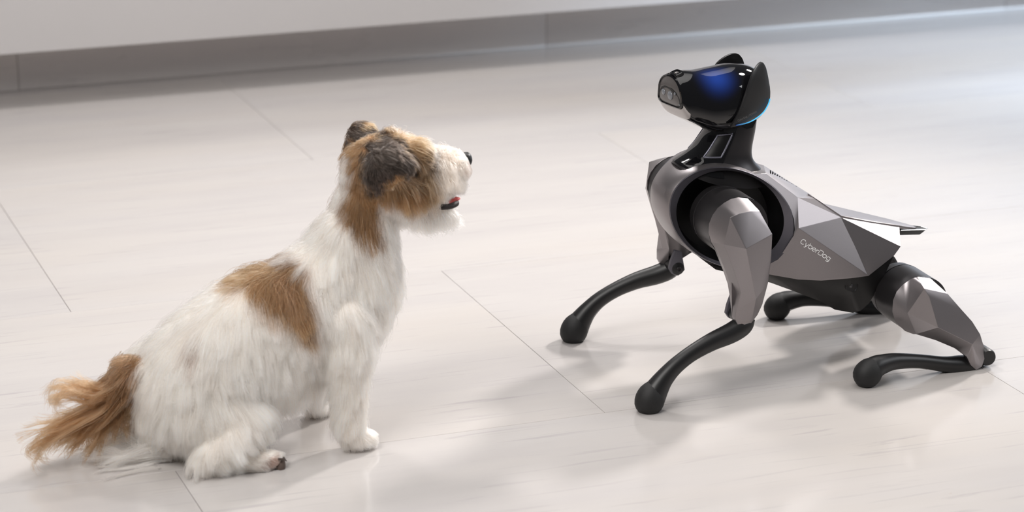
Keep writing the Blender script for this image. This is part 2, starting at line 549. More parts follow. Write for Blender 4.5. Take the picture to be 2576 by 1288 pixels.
# dark tail fin under it with a bright edge
bm = bmesh.new()
tq = [(2215, 590, .016), (2266, 591.5, .016), (2313, 590.5, .009), (2320, 586, 0.0)]
tt = [(2215, 578, .018), (2266, 580, .018), (2329, 578, .008), (2333, 575, 0.0)]
lo = [U(*q) for q in tq]; hi = [U(*q) for q in tt]
lo = lo + [Vector((p.x, -p.y, p.z)) for p in reversed(lo[:-1])]
hi = hi + [Vector((p.x, -p.y, p.z)) for p in reversed(hi[:-1])]
loft(bm, [lo, hi])
tail = finish(bm, 'tail_fin', M_PLASTIC, robot, angle=25, bevel=0.0006)
bm = bmesh.new()
tube(bm, [p + Vector((0, 0, 0.0004)) for p in hi[1:-1]], [0.0007] * len(hi[1:-1]), 6, side=Vector((0, 0, 1)))
finish(bm, 'edge_trim', M_TRIM, tail)
# speaker holes in the back cover
bm = bmesh.new()
A0, B0 = U(1927, 436, .041), U(2007, 497, .037)
A1, B1 = U(1921, 416, 0.0), U(2040, 490, 0.0)
nrm = (B0 - A0).cross(A1 - A0).normalized()
nrm = nrm if nrm.z > 0 else -nrm
for i in range(13):
    for j in range(8):
        f, g = 0.14 + 0.62 * i / 12, 0.40 + 0.50 * (j + 0.5 * (i % 2)) / 8
        p = A0.lerp(B0, f).lerp(A1.lerp(B1, f), g) + nrm * 0.0006
        q = nrm.to_track_quat('Z', 'Y').to_matrix().to_4x4()
        bmesh.ops.create_circle(bm, cap_ends=True, segments=8, radius=0.0014, matrix=Matrix.Translation(p) @ q)
o = finish(bm, 'speaker_hole_field', mat('hole_black', (0.004, 0.004, 0.004), 1.0, spec=0.0), robot, recalc=False)
o['kind'] = 'stuff'

# ---- neck
bm = bmesh.new()
NF = [(1782, 318), (1777, 332), (1763, 352), (1748, 372), (1731, 388), (1715, 398), (1703, 405), (1695, 412)]
NB = [(1898, 285), (1896, 305), (1892, 330), (1887, 355), (1885, 378), (1889, 396), (1904, 413), (1930, 440)]
HW = [.030, .031, .032, .033, .0345, .038, .043, .046]
DR = [0, 0, 0, 0, .4, 2.0, 4.5, 7.0]
rings = []
for (a, b_, h, dr) in zip(NF, NB, HW, DR):
    f, k = U(*a, 0), U(*b_, 0)
    r = []
    for i in range(48):
        th = 2 * PI * i / 48
        c, s = math.cos(th), math.sin(th)
        q = (abs(c) ** 2.5 + abs(s) ** 2.5) ** (-1 / 2.5)
        p = (f + k) / 2 + (f - k) / 2 * c * q
        r.append(Vector((p.x, h * s * q, p.z - dr * (h * s * q) ** 2)))
    rings.append(r)
sm = [[Vector(v) for v in np.array(x)] for x in spline([np.array(r).ravel() for r in rings], 4).reshape(-1, 48, 3)]
loft(bm, sm)
neck = finish(bm, 'neck', M_ACT, robot, angle=45)
# glossy front strip of the neck
idx = [i for i in range(-12, 12)]
bm = bmesh.new()
rr = []
cen = [sum(r, Vector()) / 48 for r in sm]
for j in range(2, len(sm) - 3):
    row = [sm[j][i % 48] + (sm[j][i % 48] - cen[j]).normalized() * 0.0016 for i in idx]
    row = [sm[j][idx[0] % 48] - (sm[j][idx[0] % 48] - cen[j]) * 0.03] + row + [sm[j][idx[-1] % 48] - (sm[j][idx[-1] % 48] - cen[j]) * 0.03]
    rr.append(row)
loft(bm, rr, closed=False, cap0=False, cap1=False)
finish(bm, 'neck_gloss_panel', M_GLOSS, neck, angle=50)
# slot frame on the neck's left and right cheeks
for sg in (1, -1):
    def nk(j, i, off):
        p = sm[j][i % 48]
        d = (p - cen[j]).normalized()
        q = p + d * off
        return Vector((q.x, sg * q.y, q.z))
    bm = bmesh.new()
    loft(bm, [[nk(j, i, .0022) for i in range(6, 11)] for j in range(4, 16)], closed=False, cap0=False, cap1=False)
    sl = finish(bm, 'neck_slot', M_CAV, neck, angle=50)
    bm = bmesh.new()
    path = [nk(j, 6, .0022) for j in range(4, 16)] + [nk(15, i, .0022) for i in range(7, 10)] + [nk(j, 10, .0022) for j in range(15, 3, -1)] + [nk(4, i, .0022) for i in range(9, 5, -1)]
    tube(bm, path, [0.0014] * len(path), 8, side=Vector((0.3, sg, 0.2)).normalized())
    finish(bm, 'slot_rim', mat('slot_rim_satin', (0.16, 0.16, 0.2), 0.25, 0.5), sl, angle=50)

# ---- head
HA = math.radians(29)
HF = Frame(RF.o, HA + PI)
head = link('head', None, robot)
head.rotation_euler = (0, 0, HA - RA)
H = HF.un
S = [((1687, 188), (1688, 266), .0310, 2.2, 5.5), ((1692, 184), (1704, 290), .0345, 2.2, 5.0), ((1720, 178), (1733, 307), .0410, 2.3, 3.6), ((1755, 176.5), (1758, 319), .0450, 2.4, 3.0), ((1800, 168), (1788, 324), .0475, 2.4, 2.6),
     ((1840, 160), (1818, 323), .0480, 2.3, 2.4), ((1875, 162), (1848, 315), .0445, 2.2, 2.2), ((1897, 172), (1880, 303), .036, 2.2, 2.2), ((1911, 190), (1900, 288), .026, 2, 2), ((1917, 215), (1912, 272), .013, 2, 2)]
NH = 64
def hsec(a, b_, h, et=2.4, eb=2.4):
    f, k = H(*a, 0), H(*b_, 0)
    r = []
    for i in range(NH):
        th = 2 * PI * i / NH
        c, s = math.cos(th), math.sin(th)
        e = et if c > 0 else eb
        q = (abs(c) ** e + abs(s) ** e) ** (-1 / e)
        p = (f + k) / 2 + (f - k) / 2 * c * q
        tt = 0.5 - 0.5 * c * q
        r.append(Vector((p.x, -h * s * q * (0.84 + 0.26 * tt), p.z)))
    return r
SR = [hsec(*s) for s in S]
SM = [[Vector(v) for v in x] for x in spline([np.array(r).ravel() for r in SR], 4).reshape(-1, NH, 3)]
bm = bmesh.new()
loft(bm, SM)
visor = finish(bm, 'visor', M_VISOR, head, angle=50)
gp = H(1806, 190, .030)
M_VISOR.node_tree.nodes['glow_distance'].inputs[1].default_value = tuple(gp)
# satin chin band under the face
bm = bmesh.new()
ci = range(int(NH * .34), int(NH * .66) + 1)
cA, cB = SM[0], SM[4]
cmid = sum(SM[6], Vector()) / NH
loft(bm, [[q + (q - cmid).normalized() * d for q in (a[i] for i in ci)] for a, d in ((cA, .0012), (SM[1], .0012), (SM[2], .0012), (SM[3], .0012), (cB, .0012))], closed=False, cap0=False, cap1=False)
finish(bm, 'chin', mat('satin_grey_chin', (0.36, 0.34, 0.335), 0.3, 0.6), head, angle=50)
# front cap: rim, grey glass, lens window and lenses
c0 = sum(SR[0], Vector()) / NH
fwd = ((SR[0][NH // 4] - c0).cross(SR[0][0] - c0)).normalized()
if fwd.x < 0:
    fwd = -fwd
bm = bmesh.new()
def capring(s, d):
    return [c0 + (p - c0) * s + fwd * d for p in SR[0]]
loft(bm, [capring(1.0, -0.001), capring(1.0, 0.002), capring(0.93, 0.003), capring(0.90, 0.0012)], cap0=False, cap1=False)
finish(bm, 'face_rim', M_GLOSS, head, angle=40)
bm = bmesh.new()
loft(bm, [capring(0.91, 0.0012), capring(0.7, 0.0030), capring(0.35, 0.0040), capring(0.05, 0.0043)], cap0=False)
finish(bm, 'face_glass', M_CAP, head, angle=40)
ax_y = (SR[0][NH // 4] - c0); ax_z = (SR[0][0] - c0)
def cp(a, b_, d=0.0):                                   # a across (near side negative), b up, both -1..1
    return c0 + ax_y * a + ax_z * b_ + fwd * d
bm = bmesh.new()
arch = [(-.93, -.62), (-.84, -.22), (-.62, .10), (-.3, .26), (.3, .26), (.62, .10), (.84, -.22), (.93, -.62), (.86, -.86), (.5, -.90), (-.5, -.90), (-.86, -.86)]
def dome(a, b_):
    r = min(1, math.hypot(a, b_))
    return 0.0047 - 0.0034 * r ** 2
loft(bm, [[cp(a, b_, dome(a, b_) - 0.0006) for a, b_ in arch], [cp(a, b_, dome(a, b_) + 0.0004) for a, b_ in arch]])
lw = finish(bm, 'lens_window', M_CAV, head, angle=20)
for a, b_, r in ((-.18, -.22, .0062), (.42, -.16, .0044), (-.55, .0, .0022), (-.80, -.62, .0022)):
    bm = bmesh.new()
    q = fwd.to_track_quat('Y', 'Z').to_matrix().to_4x4()
    bmesh.ops.create_uvsphere(bm, u_segments=20, v_segments=12, radius=r, matrix=Matrix.Translation(cp(a, b_, dome(a, b_) + 0.0003)) @ q @ Matrix.Diagonal((1, .35, 1, 1)))
    finish(bm, 'camera_lens', M_LENS, lw, angle=60)
# nose camera bump
nc = H(1702, 186, .004)
nn = (H(1718, 178, 0) - H(1690, 192, 0)).normalized()
un = Vector((0, 1, 0)).cross(nn).normalized()
if un.z < 0:
    un = -un
bm = bmesh.new()
rings = []
for d, s in ((-0.004, 1.0), (0.0022, 1.0), (0.003, 0.9), (0.003, 0.8), (0.0018, 0.74)):
    r = []
    for k in range(28):
        th = 2 * PI * k / 28
        c, s_ = math.cos(th), math.sin(th)
        q = (abs(c) ** 4 + abs(s_) ** 4) ** -.25
        r.append(nc + nn * c * q * .0078 * s + Vector((0, 1, 0)) * s_ * q * .0098 * s + un * d)
    rings.append(r)
loft(bm, rings, cap0=False)
nb = finish(bm, 'nose_camera', M_GLOSS, head, angle=30)
bm = bmesh.new()
bmesh.ops.create_uvsphere(bm, u_segments=16, v_segments=10, radius=0.0034, matrix=Matrix.Translation(nc + un * 0.0018) @ un.to_track_quat('Y', 'Z').to_matrix().to_4x4() @ Matrix.Diagonal((1, .4, 1, 1)))
finish(bm, 'nose_lens', M_CAP, nb, angle=60)

# ears: curved matte panels that wrap the back of the head
EF = [(1838, 321), (1846, 308), (1858, 286), (1870, 256), (1882, 222), (1893, 190), (1903, 170), (1911, 160), (1917, 156.5)]   # front edge, bottom to tip
EB = [(1856, 316), (1880, 308), (1902, 297), (1921, 281), (1934, 262), (1938, 232), (1933, 196), (1927, 170), (1920.5, 158)]  # rear edge
EY = [.0505, .0515, .052, .0515, .050, .046, .041, .037, .034]
EYB = [.049, .047, .043, .038, .033, .032, .031, .031, .0325]
for sg in (1, -1):
    bm = bmesh.new()
    rows_o, rows_i = [], []
    ef, eb = spline(EF, 3), spline(EB, 3)
    ey, eyb = spline([[v] for v in EY], 3)[:, 0], spline([[v] for v in EYB], 3)[:, 0]
    for a, b_, y0, y1 in zip(ef, eb, ey, eyb):
        ro, ri = [], []
        p0, p1 = H(a[0], a[1], y0), H(b_[0], b_[1], y1)
        for k in range(9):
            t = k / 8
            p = p0.lerp(p1, t)
            y = p.y + 0.0025 * math.sin(PI * t) * min(1, abs(b_[0] - a[0]) / 40)
            ro.append(Vector((p.x, y, p.z)))
            ri.append(Vector((p.x, y - 0.004, p.z)))
        rows_o.append(ro); rows_i.append(ri)
    loop = [o + i[::-1] for o, i in zip(rows_o, rows_i)]
    loop = [[Vector((p.x, -sg * p.y * -1, p.z)) for p in r] for r in loop]
    loft(bm, loop)
    ear = finish(bm, 'ear', M_PLASTIC, head, angle=35, bevel=0.0006)
    bm = bmesh.new()
    st = spline([(1852, 314.5, .0520), (1880, 308, .0512), (1902, 297, .0478), (1921, 281, .0425), (1932.5, 262, .0368), (1937, 248, .0335)], 5)
    path = [H(a, b_ + 1.0, y + .0012) for a, b_, y in st]
    path = [Vector((p.x, sg * p.y, p.z)) for p in path]
    tube(bm, path, [0.0009] * len(path), 8)
    finish(bm, 'light_strip', strip_mat(min(p.x for p in path), max(p.x for p in path)), ear, angle=60)
bm = bmesh.new()
eb = spline(EB, 3)[3:-7]
yb = spline([[v] for v in EYB], 3)[3:-7, 0]
loft(bm, [[H(e[0], e[1], y) + Vector((0.002, -0.002, 0)) for e, y in zip(eb, yb)], [Vector((p.x - .008, 0, p.z)) for p in (H(e[0], e[1], y) for e, y in zip(eb, yb))],
          [Vector((p.x + 0.002, -p.y + .002, p.z)) for p in (H(e[0], e[1], y) for e, y in zip(eb, yb))]], closed=False, cap0=False, cap1=False)
finish(bm, 'back_cover', M_PLASTIC, head, angle=50)
# small fixing clips under the head
for q in ((1885, 312), (1841, 324)):
    bm = bmesh.new()
    c = H(q[0], q[1], .033)
    ring_ = [c + Vector((x, y, z)) for x, y, z in ((.015, 0, -.001), (.006, .002, -.006), (-.004, .003, -.005), (-.012, .001, .005), (-.006, 0, .008), (.010, 0, .003))]
    loft(bm, [[p + Vector((0, -0.004, 0)) for p in ring_], ring_])
    finish(bm, 'neck_clip', M_CAV, head, angle=20)

# ---- legs
def mirror(pts, sg):
    return [Vector((p.x, sg * p.y, p.z)) for p in pts]

THIN = {'s3b', 's4', 's5', 's6', 's7', 's8', 'o4', 'c5', 'c6', 'c7', 'c8', 'c9'}
def leg(sg, hardp, arc, outer, front, centre, faces, order, act_c, act_r, act_y0, shank, shank_r, foot, foot_r, fork=None, knee=None, kind='front'):
    lg = link('leg', None, robot)
    # hip actuator
    c = U(*act_c, .118)
    bm = bmesh.new()
    prof = [(sg * y, act_r * r) for y, r in ((act_y0, .86), (act_y0 + .004, .95), (act_y0 + .022, 1.0), (act_y0 + .0225, .975), (act_y0 + .0240, .975), (act_y0 + .0245, 1.0), (.1165, 1.0), (.117, .965), (.1195, .965), (.1195, .3))]
    cyl(bm, (c.x, c.z), act_r, 0, 0, 56, prof)
    finish(bm, 'hip_actuator', M_ACT, lg, angle=32)
    # thigh shell
    bm = bmesh.new()
    names = {}
    for grp in (arc, outer, front, centre):
        for k, q in grp.items():
            p = U(*q)
            names[k] = bm.verts.new((p.x, sg * p.y, p.z))
    for f in faces:
        bm.faces.new([names[k] for k in f])
    back = {}
    for k in order:
        v = names[k]
        yb = 0.1175 if k in arc else abs(v.co.y) - 0.011 if k in THIN else 0.113
        back[k] = bm.verts.new((v.co.x, sg * yb, v.co.z)) if abs(abs(v.co.y) - yb) > 0.0012 else v
    for a, b_ in zip(order, order[1:] + order[:1]):
        q = [names[a], names[b_]]
        if back[b_] is not names[b_]:
            q.append(back[b_])
        if back[a] is not names[a]:
            q.append(back[a])
        if len(q) > 2:
            bm.faces.new(q)
    bm.faces.new([back[k] for k in order])
    bmesh.ops.triangulate(bm, faces=[f for f in bm.faces if len(f.verts) > 4])
    hv = [(names[a], names[b_]) for a, b_ in hardp] + [(names[a], names[b_]) for a, b_ in zip(order, order[1:] + order[:1])]
    finish(bm, 'thigh_shell', M_METAL, lg, hard=hv)
    # shank
    pts = mirror([U(*q) for q in shank], sg)
    data = spline([(*p, r) for p, r in zip(pts, shank_r)], 5)
    bm = bmesh.new()
    tube(bm, data[:, :3], data[:, 3], 20, flat=0.9)
    sh = finish(bm, 'shank', M_PLASTIC, lg, angle=60)
    # rubber foot: an egg shaped lathe along the end of the shank
    a, b_ = mirror([U(*q) for q in foot], sg)
    d = (b_ - a).normalized()
    bm = bmesh.new()
    path, rad = [], []
    for t, r in ((0, .58), (.10, .74), (.22, .885), (.36, .97), (.50, 1.0), (.64, .965), (.78, .85), (.89, .65), (.96, .40), (1.0, .12)):
        path.append(a.lerp(b_, t)); rad.append(foot_r * r)
    tube(bm, path, rad, 24, flat=0.92)
    finish(bm, 'rubber_foot', M_RUBBER, sh, angle=50)
    if fork:
        bm = bmesh.new()
        fp = mirror([U(a_, b2, .112) for a_, b2 in fork], sg)
        fq = [Vector((p.x, sg * .104, p.z)) for p in fp]
        loft(bm, [fp, fq])
        finish(bm, 'knee_fork', M_METAL_DARK, lg, angle=30, bevel=0.002)
    if knee:
        kc = U(knee[0], knee[1], .13)
        bm = bmesh.new()
        cyl(bm, (kc.x, kc.z), 0, 0, 0, 28, [(sg * y, knee[2] * r) for y, r in ((.101, .5), (.1035, .9), (.106, 1), (.143, 1), (.146, .9))])
        kj = finish(bm, 'knee_joint', M_PLASTIC, lg, angle=35)
        bm = bmesh.new()
        cyl(bm, (kc.x, kc.z), 0, 0, 0, 16, [(sg * y, .0042 * r) for y, r in ((.102, 1), (.0995, 1), (.099, .85), (.099, .5), (.1005, .45))])
        finish(bm, 'pivot_screw', M_ACT, kj, angle=35)
    return lg

F_ARC = dict(a0=(1789, 609, .118), a1=(1782, 585, .118), a2=(1783, 563, .118), a3=(1792, 541, .118), a4=(1805, 523, .118), a5=(1821, 510, .118), a6=(1839, 500, .118), a7=(1857, 496, .118), a8=(1881, 499, .118))
F_OUT = dict(T2=(1911, 531, .143), T3=(1943, 589, .156), s1=(1940, 655, .152), s2=(1932, 713, .150), s3=(1918, 766, .148), s3b=(1906, 792, .146), s4=(1890, 813, .148), s5=(1870, 824, .149), s6=(1856, 818, .149), s7=(1849, 803, .150), s8=(1852, 780, .152))
F_FRT = dict(l1=(1864, 736, .156), l2=(1846, 680, .156), T5=(1821, 615, .150), o4=(1843, 748, .126), o3=(1838, 719, .124), o2=(1826, 684, .124), o1=(1805, 632, .124))
F_CEN = dict(T1=(1837, 547, .154), T4=(1877, 626, .170), K=(1902, 752, .165), m1=(1861, 537, .1525), m2=(1887, 531.5, .148))
F_FACES = [('a0', 'a1', 'T5'), ('a1', 'a2', 'T1', 'T5'), ('a2', 'a3', 'T1'), ('a3', 'a4', 'T1'), ('a4', 'a5', 'T1'), ('a5', 'a6', 'm1', 'T1'), ('a6', 'a7', 'm2', 'm1'), ('a7', 'a8', 'T2', 'm2'), ('T1', 'm1', 'm2', 'T2', 'T3', 'T4'), ('T1', 'T4', 'T5'),
           ('T5', 'T4', 'K', 'l1', 'l2'), ('K', 's8', 'l1'), ('K', 's4', 's5', 's6', 's7', 's8'), ('T4', 'T3', 's1', 's2', 'K'), ('K', 's2', 's3', 's3b', 's4'),
           ('a0', 'T5', 'o1'), ('T5', 'l2', 'o2', 'o1'), ('l2', 'l1', 'o3', 'o2'), ('l1', 's8', 'o4', 'o3')]
F_ORDER = ['a0', 'a1', 'a2', 'a3', 'a4', 'a5', 'a6', 'a7', 'a8', 'T2', 'T3', 's1', 's2', 's3', 's3b', 's4', 's5', 's6', 's7', 's8', 'o4', 'o3', 'o2', 'o1']
F_SH = [(1882, 796, .135), (1868, 818, .138), (1838, 838, .142), (1790, 860, .147), (1740, 889, .151), (1700, 920, .154), (1672, 950, .1555), (1654, 976, .1565), (1640, 1000, .157)]
F_SR = [.0115, .0150, .0148, .0130, .0116, .0120, .0138, .0168, .0198]
F_FOOT = [(1650, 968, .1565), (1619, 1044, .157)]
F_FORK = [(1842, 738), (1860, 742), (1868, 790), (1850, 806), (1834, 801), (1826, 789), (1831, 768)]
F_HARD = [('T1', 'm1'), ('m1', 'm2'), ('m2', 'T2'), ('T1', 'T5'), ('T1', 'T4'), ('T5', 'T4'), ('T4', 'T3'), ('T4', 'K'), ('T5', 'l2'), ('l2', 'l1'), ('l1', 's8'), ('a0', 'T5')]
R_HARD = [('V1', 'V2'), ('V1', 'V3'), ('V3', 'V4'), ('V1', 'V6'), ('V6', 'V5'), ('V3', 'V5'), ('V5', 'V4'), ('V5', 'K2'), ('b8', 'V1')]
R_ARC = dict(b0=(2298, 841, .118), b1=(2275, 832, .118), b2=(2252, 810, .118), b3=(2244, 784, .118), b4=(2246, 755, .118), b5=(2255, 733, .118), b6=(2270, 716, .118), b7=(2290, 702, .118), b8=(2308, 696, .118))
R_OUT = dict(t1=(2342, 701, .122), V2=(2384, 739, .144), c1=(2419, 779, .149), c2=(2446, 809, .150), c3=(2466, 841, .150), c4=(2475, 871, .143), c5=(2477, 903, .146), c6=(2470, 923, .149), c7=(2456, 931, .150), c8=(2442, 919, .152), c9=(2432, 898, .152))
R_FRT = dict(d1=(2404, 877, .142), d2=(2354, 856, .142), V4=(2304, 841, .140))
R_CEN = dict(V1=(2325, 726, .152), V3=(2283, 788, .138), V5=(2360, 824, .162), V6=(2338, 747, .155), K2=(2446, 866, .160))
R_FACES = [('b3', 'b4', 'b5', 'b6', 'b7', 'b8', 'V1', 'V3'), ('b8', 't1', 'V2', 'V1'), ('b0', 'b1', 'b2', 'b3', 'V3', 'V4'), ('V1', 'V6', 'V5', 'V3'), ('V3', 'V5', 'V4'),
           ('V1', 'V2', 'c1', 'V6'), ('V6', 'c1', 'c2', 'V5'), ('V5', 'c2', 'c3', 'K2'), ('K2', 'c3', 'c4', 'c5'), ('K2', 'c5', 'c6', 'c7', 'c8'), ('V5', 'K2', 'c8', 'c9', 'd1'), ('V5', 'd1', 'd2'), ('V5', 'd2', 'V4')]
R_ORDER = ['b0', 'b1', 'b2', 'b3', 'b4', 'b5', 'b6', 'b7', 'b8', 't1', 'V2', 'c1', 'c2', 'c3', 'c4', 'c5', 'c6', 'c7', 'c8', 'c9', 'd1', 'd2', 'V4']
R_SH = [(2466, 895, .133), (2446, 915, .135), (2410, 918, .138), (2372, 916, .142), (2313, 909, .147), (2254, 909, .152), (2221, 916, .155), (2200, 925, .157), (2186, 940, .158)]
R_SR = [.0105, .0140, .0142, .0114, .0104, .0120, .0145, .0172, .0192]
R_FOOT = [(2206, 912, .158), (2158, 969, .158)]
for sg in (1, -1):
    leg(sg, F_HARD, F_ARC, F_OUT, F_FRT, F_CEN, F_FACES, F_ORDER, (1859, 574), .0445, .036, F_SH, F_SR, F_FOOT, .0212, F_FORK, (1862, 796, .0105))
    leg(sg, R_HARD, R_ARC, R_OUT, R_FRT, R_CEN, R_FACES, R_ORDER, (2318, 769), .0425, .030, R_SH, R_SR, R_FOOT, .0205, None, (2474, 892, .0125), 'rear')

# ---- lettering
def text(body, frame, p0, p1, y0, y1, height, m, parent, name, lift=0.0008, tilt=0.0, sx=1.0):
    cu = bpy.data.curves.new(name, 'FONT')
    cu.body = body
    cu.size = height / 0.72
    cu.extrude = 0.00015
    cu.space_character = 1.08
    cu.offset = 0.0
    cu.materials.append(m)
    a, b_ = frame.un(p0[0], p0[1], y0), frame.un(p1[0], p1[1], y1)
    tmp = bpy.data.objects.new(name, cu)
    me = bpy.data.meshes.new_from_object(tmp)
    bpy.data.objects.remove(tmp)
    if not me.materials:
        me.materials.append(m)
    o = link(name, me, parent)
    xs_ = [v.co.x for v in me.vertices]
    wdt = max(xs_) - min(xs_)
    ex = (b_ - a)
    s = ex.length / wdt
    ex.normalize()
    ey = Vector((0, tilt, 1)); ey = (ey - ex * ey.dot(ex)).normalized()
    ez = ex.cross(ey)
    mtx = Matrix((ex, ey, ez)).transposed().to_4x4()
    mtx.translation = a + ez * lift
    o.matrix_local = mtx @ Matrix.Diagonal((s, 1, 1, 1))
    return o
def arc(cx, cy, rx, ry, a0, a1, n=14, e=2.5):
    out = []
    for k in range(n + 1):
        th = math.radians(a0 + (a1 - a0) * k / n)
        c, s = math.cos(th), math.sin(th)
        q = (abs(c) ** e + abs(s) ** e) ** (-1 / e)
        out.append((cx + rx * c * q, cy + ry * s * q))
    return out
GLYPH = [(1.06, [arc(.53, .5, .50, .46, 38, 322, 20)]),                                           # C
         (.88, [[(.02, .66), (.44, .04)], [(.86, .66), (.40, -.14), (.33, -.22), (.12, -.23)]]),     # y
         (.94, [[(.06, 1.0), (.06, .03)], arc(.48, .35, .42, .32, 0, 360, 24)]),                     # b
         (.94, [arc(.46, .35, .42, .32, -40, -360, 22) , [(.06, .36), (.87, .36)]]),                # e
         (.56, [[(.06, .68), (.06, .02)], [(.06, .36), (.12, .56), (.26, .65), (.50, .66)]]),        # r
         (1.14, [[(.06, .04), (.06, .96), (.52, .96)] + arc(.56, .5, .50, .46, 88, -88, 14) + [(.52, .04), (.06, .04)]]),   # D
         (.98, [arc(.46, .35, .42, .32, 0, 360, 24)]),                                            # o
         (.94, [arc(.44, .35, .40, .32, 0, 360, 24), [(.86, .68), (.86, -.08), (.78, -.20), (.60, -.26), (.12, -.26)]])]    # g
bm = bmesh.new()
A_, B_ = U(2012, 611, .0605), U(2086, 657.5, .0635)
ex = (B_ - A_)
total = sum(g[0] for g in GLYPH) + .12 * (len(GLYPH) - 1)
k_ = ex.length / total
ex.normalize()
nz_ = (U(2183, 692, .0655) - U(2009, 574, .061)).cross(U(2040, 704, .0578) - U(2009, 574, .061)).normalized()
nz_ = nz_ if nz_.y > 0 else -nz_
ey = nz_.cross(ex).normalized()
ey = ey if ey.z > 0 else -ey
base = U(2009, 574, .061)
x_ = 0.0
HT = 0.0076
for wd, strokes in GLYPH:
    for st in strokes:
        q = [A_ + ex * (x_ + p[0]) * k_ + ey * p[1] * HT for p in st]
        q = [p - nz_ * (p - base).dot(nz_) + nz_ * 0.0006 for p in q]
        closed = (q[0] - q[-1]).length < 1e-6
        if closed:
            q = q[:-1]
        L_, R_ = [], []
        for i, p in enumerate(q):
            a_ = q[i - 1] if (i or closed) else p
            b2 = q[(i + 1) % len(q)] if (i < len(q) - 1 or closed) else p
            t = (b2 - a_).normalized()
            nrm_ = nz_.cross(t).normalized() * 0.00050
            L_.append(bm.verts.new(p + nrm_)); R_.append(bm.verts.new(p - nrm_))
        for i in range(len(q) if closed else len(q) - 1):
            j = (i + 1) % len(q)
            bm.faces.new((L_[i], L_[j], R_[j], R_[i]))
    x_ += wd + .12
finish(bm, 'lettering', M_WHITE, robot, recalc=False)
text('CyberDog | POWER', HF, (1855, 306), (1903, 283), .0585, .0555, .0030, M_GREYPRINT, head, 'small_lettering', lift=0.001)

# ================================================================== TERRIER
DF = Frame((-0.240, -0.175, 0), math.radians(20.0))      # x towards the robot dog, y away from the camera
dog = link('terrier_dog', None)
dog.location = DF.o
dog.rotation_euler = (0, 0, DF.ang)
dog['label'] = 'small rough coated white and tan terrier sitting on the floor with its mouth slightly open'
dog['category'] = 'dog'
D = DF.un
KP = 1 / 1850.0

bm = bmesh.new()
def blob_chain(pts, steps=6):
    data = []
    for px, py, y, r in pts:
        data.append((*D(px, py, y), r * KP))
    for x, y, z, r in (spline(data, steps) if len(data) > 1 else data):
        bmesh.ops.create_icosphere(bm, subdivisions=3, radius=max(r, 0.004), matrix=Matrix.Translation((x, y, z)))
# trunk, neck
blob_chain([(925, 500, 0, 72), (912, 560, 0, 78), (898, 625, 0, 92), (888, 700, 0, 110), (845, 765, 0, 124), (770, 788, 0, 138), (690, 818, 0, 148), (610, 868, 0, 150), (540, 922, 0, 150), (485, 975, 0, 142), (455, 1035, 0, 100)], 6)
blob_chain([(885, 590, 0, 80), (842, 680, 0, 102), (780, 752, 0, 124)])
blob_chain([(690, 880, 0, 112), (760, 860, 0, 104), (820, 820, 0, 96)])
for s_ in (-1, 1):
    q = s_
    # haunch, hock and long hind foot
    dx, dy = (0, 0) if s_ < 0 else (-132, -118)
    blob_chain([(500 + dx * .4, 1002 + dy * .4, .020 * q, 118), (552 + dx * .6, 1014 + dy * .6, .038 * q, 98), (602 + dx * .8, 1044 + dy * .8, .060 * q, 70), (590 + dx, 1095 + dy, .083 * q, 46), (535 + dx, 1138 + dy, .085 * q, 36)])
    blob_chain([(505 + dx, 1164 + dy, .086 * q, 24), (560 + dx, 1166 + dy, .088 * q, 22), (620 + dx, 1162 + dy, .090 * q, 22), (665 + dx, 1157 + dy, .092 * q, 26), (694 + dx, 1154 + dy, .094 * q, 22)])
# fore legs
blob_chain([(858, 800, -.034, 86), (868, 870, -.056, 62), (876, 935, -.065, 43), (879, 1000, -.068, 34), (881, 1060, -.068, 31), (886, 1090, -.068, 31), (908, 1101, -.069, 28), (928, 1104, -.070, 23)])
blob_chain([(800, 770, .045, 80), (800, 830, .058, 56), (792, 890, .064, 38), (786, 945, .068, 28), (784, 995, .068, 25), (786, 1015, .068, 25), (804, 1026, .069, 23), (822, 1027, .070, 18)])
# head
blob_chain([(950, 425, 0, 84), (985, 412, 0, 76), (1030, 425, 0, 60), (1072, 424, 0, 51), (1110, 422, 0, 47), (1140, 419, 0, 41), (1156, 411, 0, 30)])
blob_chain([(985, 480, 0, 66), (1030, 497, 0, 46), (1075, 510, 0, 32), (1112, 519, 0, 21), (1134, 523, 0, 14)])
for s_ in (-1, 1):
    blob_chain([(960, 455, .024 * s_, 62), (1010, 470, .022 * s_, 52), (1065, 462, .014 * s_, 42), (1115, 456, .013 * s_, 36), (1144, 450, .010 * s_, 26)])
    blob_chain([(1045, 378, .018 * s_, 26), (1065, 383, .022 * s_, 18)])
# tail
blob_chain([(345, 945, 0, 46), (310, 968, .0, 34), (285, 1000, 0, 26), (258, 1028, 0, 19), (225, 1046, 0, 13), (195, 1060, 0, 9)])
# ear flaps: near one folded forward over the cheek, far one seen from behind
def ear_flap(rows, y0, bulge, thick):
    vs_o, vs_i = [], []
    for row in rows:
        o, i = [], []
        n = len(row)
        for k, (px, py, y) in enumerate(row):
            p = D(px, py, y)
            o.append(p + Vector((0, -thick / 2, 0)))
            i.append(p + Vector((0, thick / 2, 0)))
        vs_o.append(o); vs_i.append(i)
    loft(bm, [o + i[::-1] for o, i in zip(vs_o, vs_i)])
ear_flap([[(922, 395, -.036), (938, 365, -.036), (968, 345, -.036), (1000, 350, -.036)],
          [(912, 420, -.056), (940, 385, -.063), (978, 362, -.063), (1014, 368, -.058)],
          [(916, 455, -.060), (950, 420, -.074), (992, 395, -.077), (1028, 395, -.070)],
          [(935, 478, -.054), (965, 450, -.074), (1008, 425, -.080), (1040, 420, -.076)],
          [(985, 462, -.068), (1005, 450, -.077), (1028, 440, -.080), (1044, 436, -.079)]], 0, 0, .010)
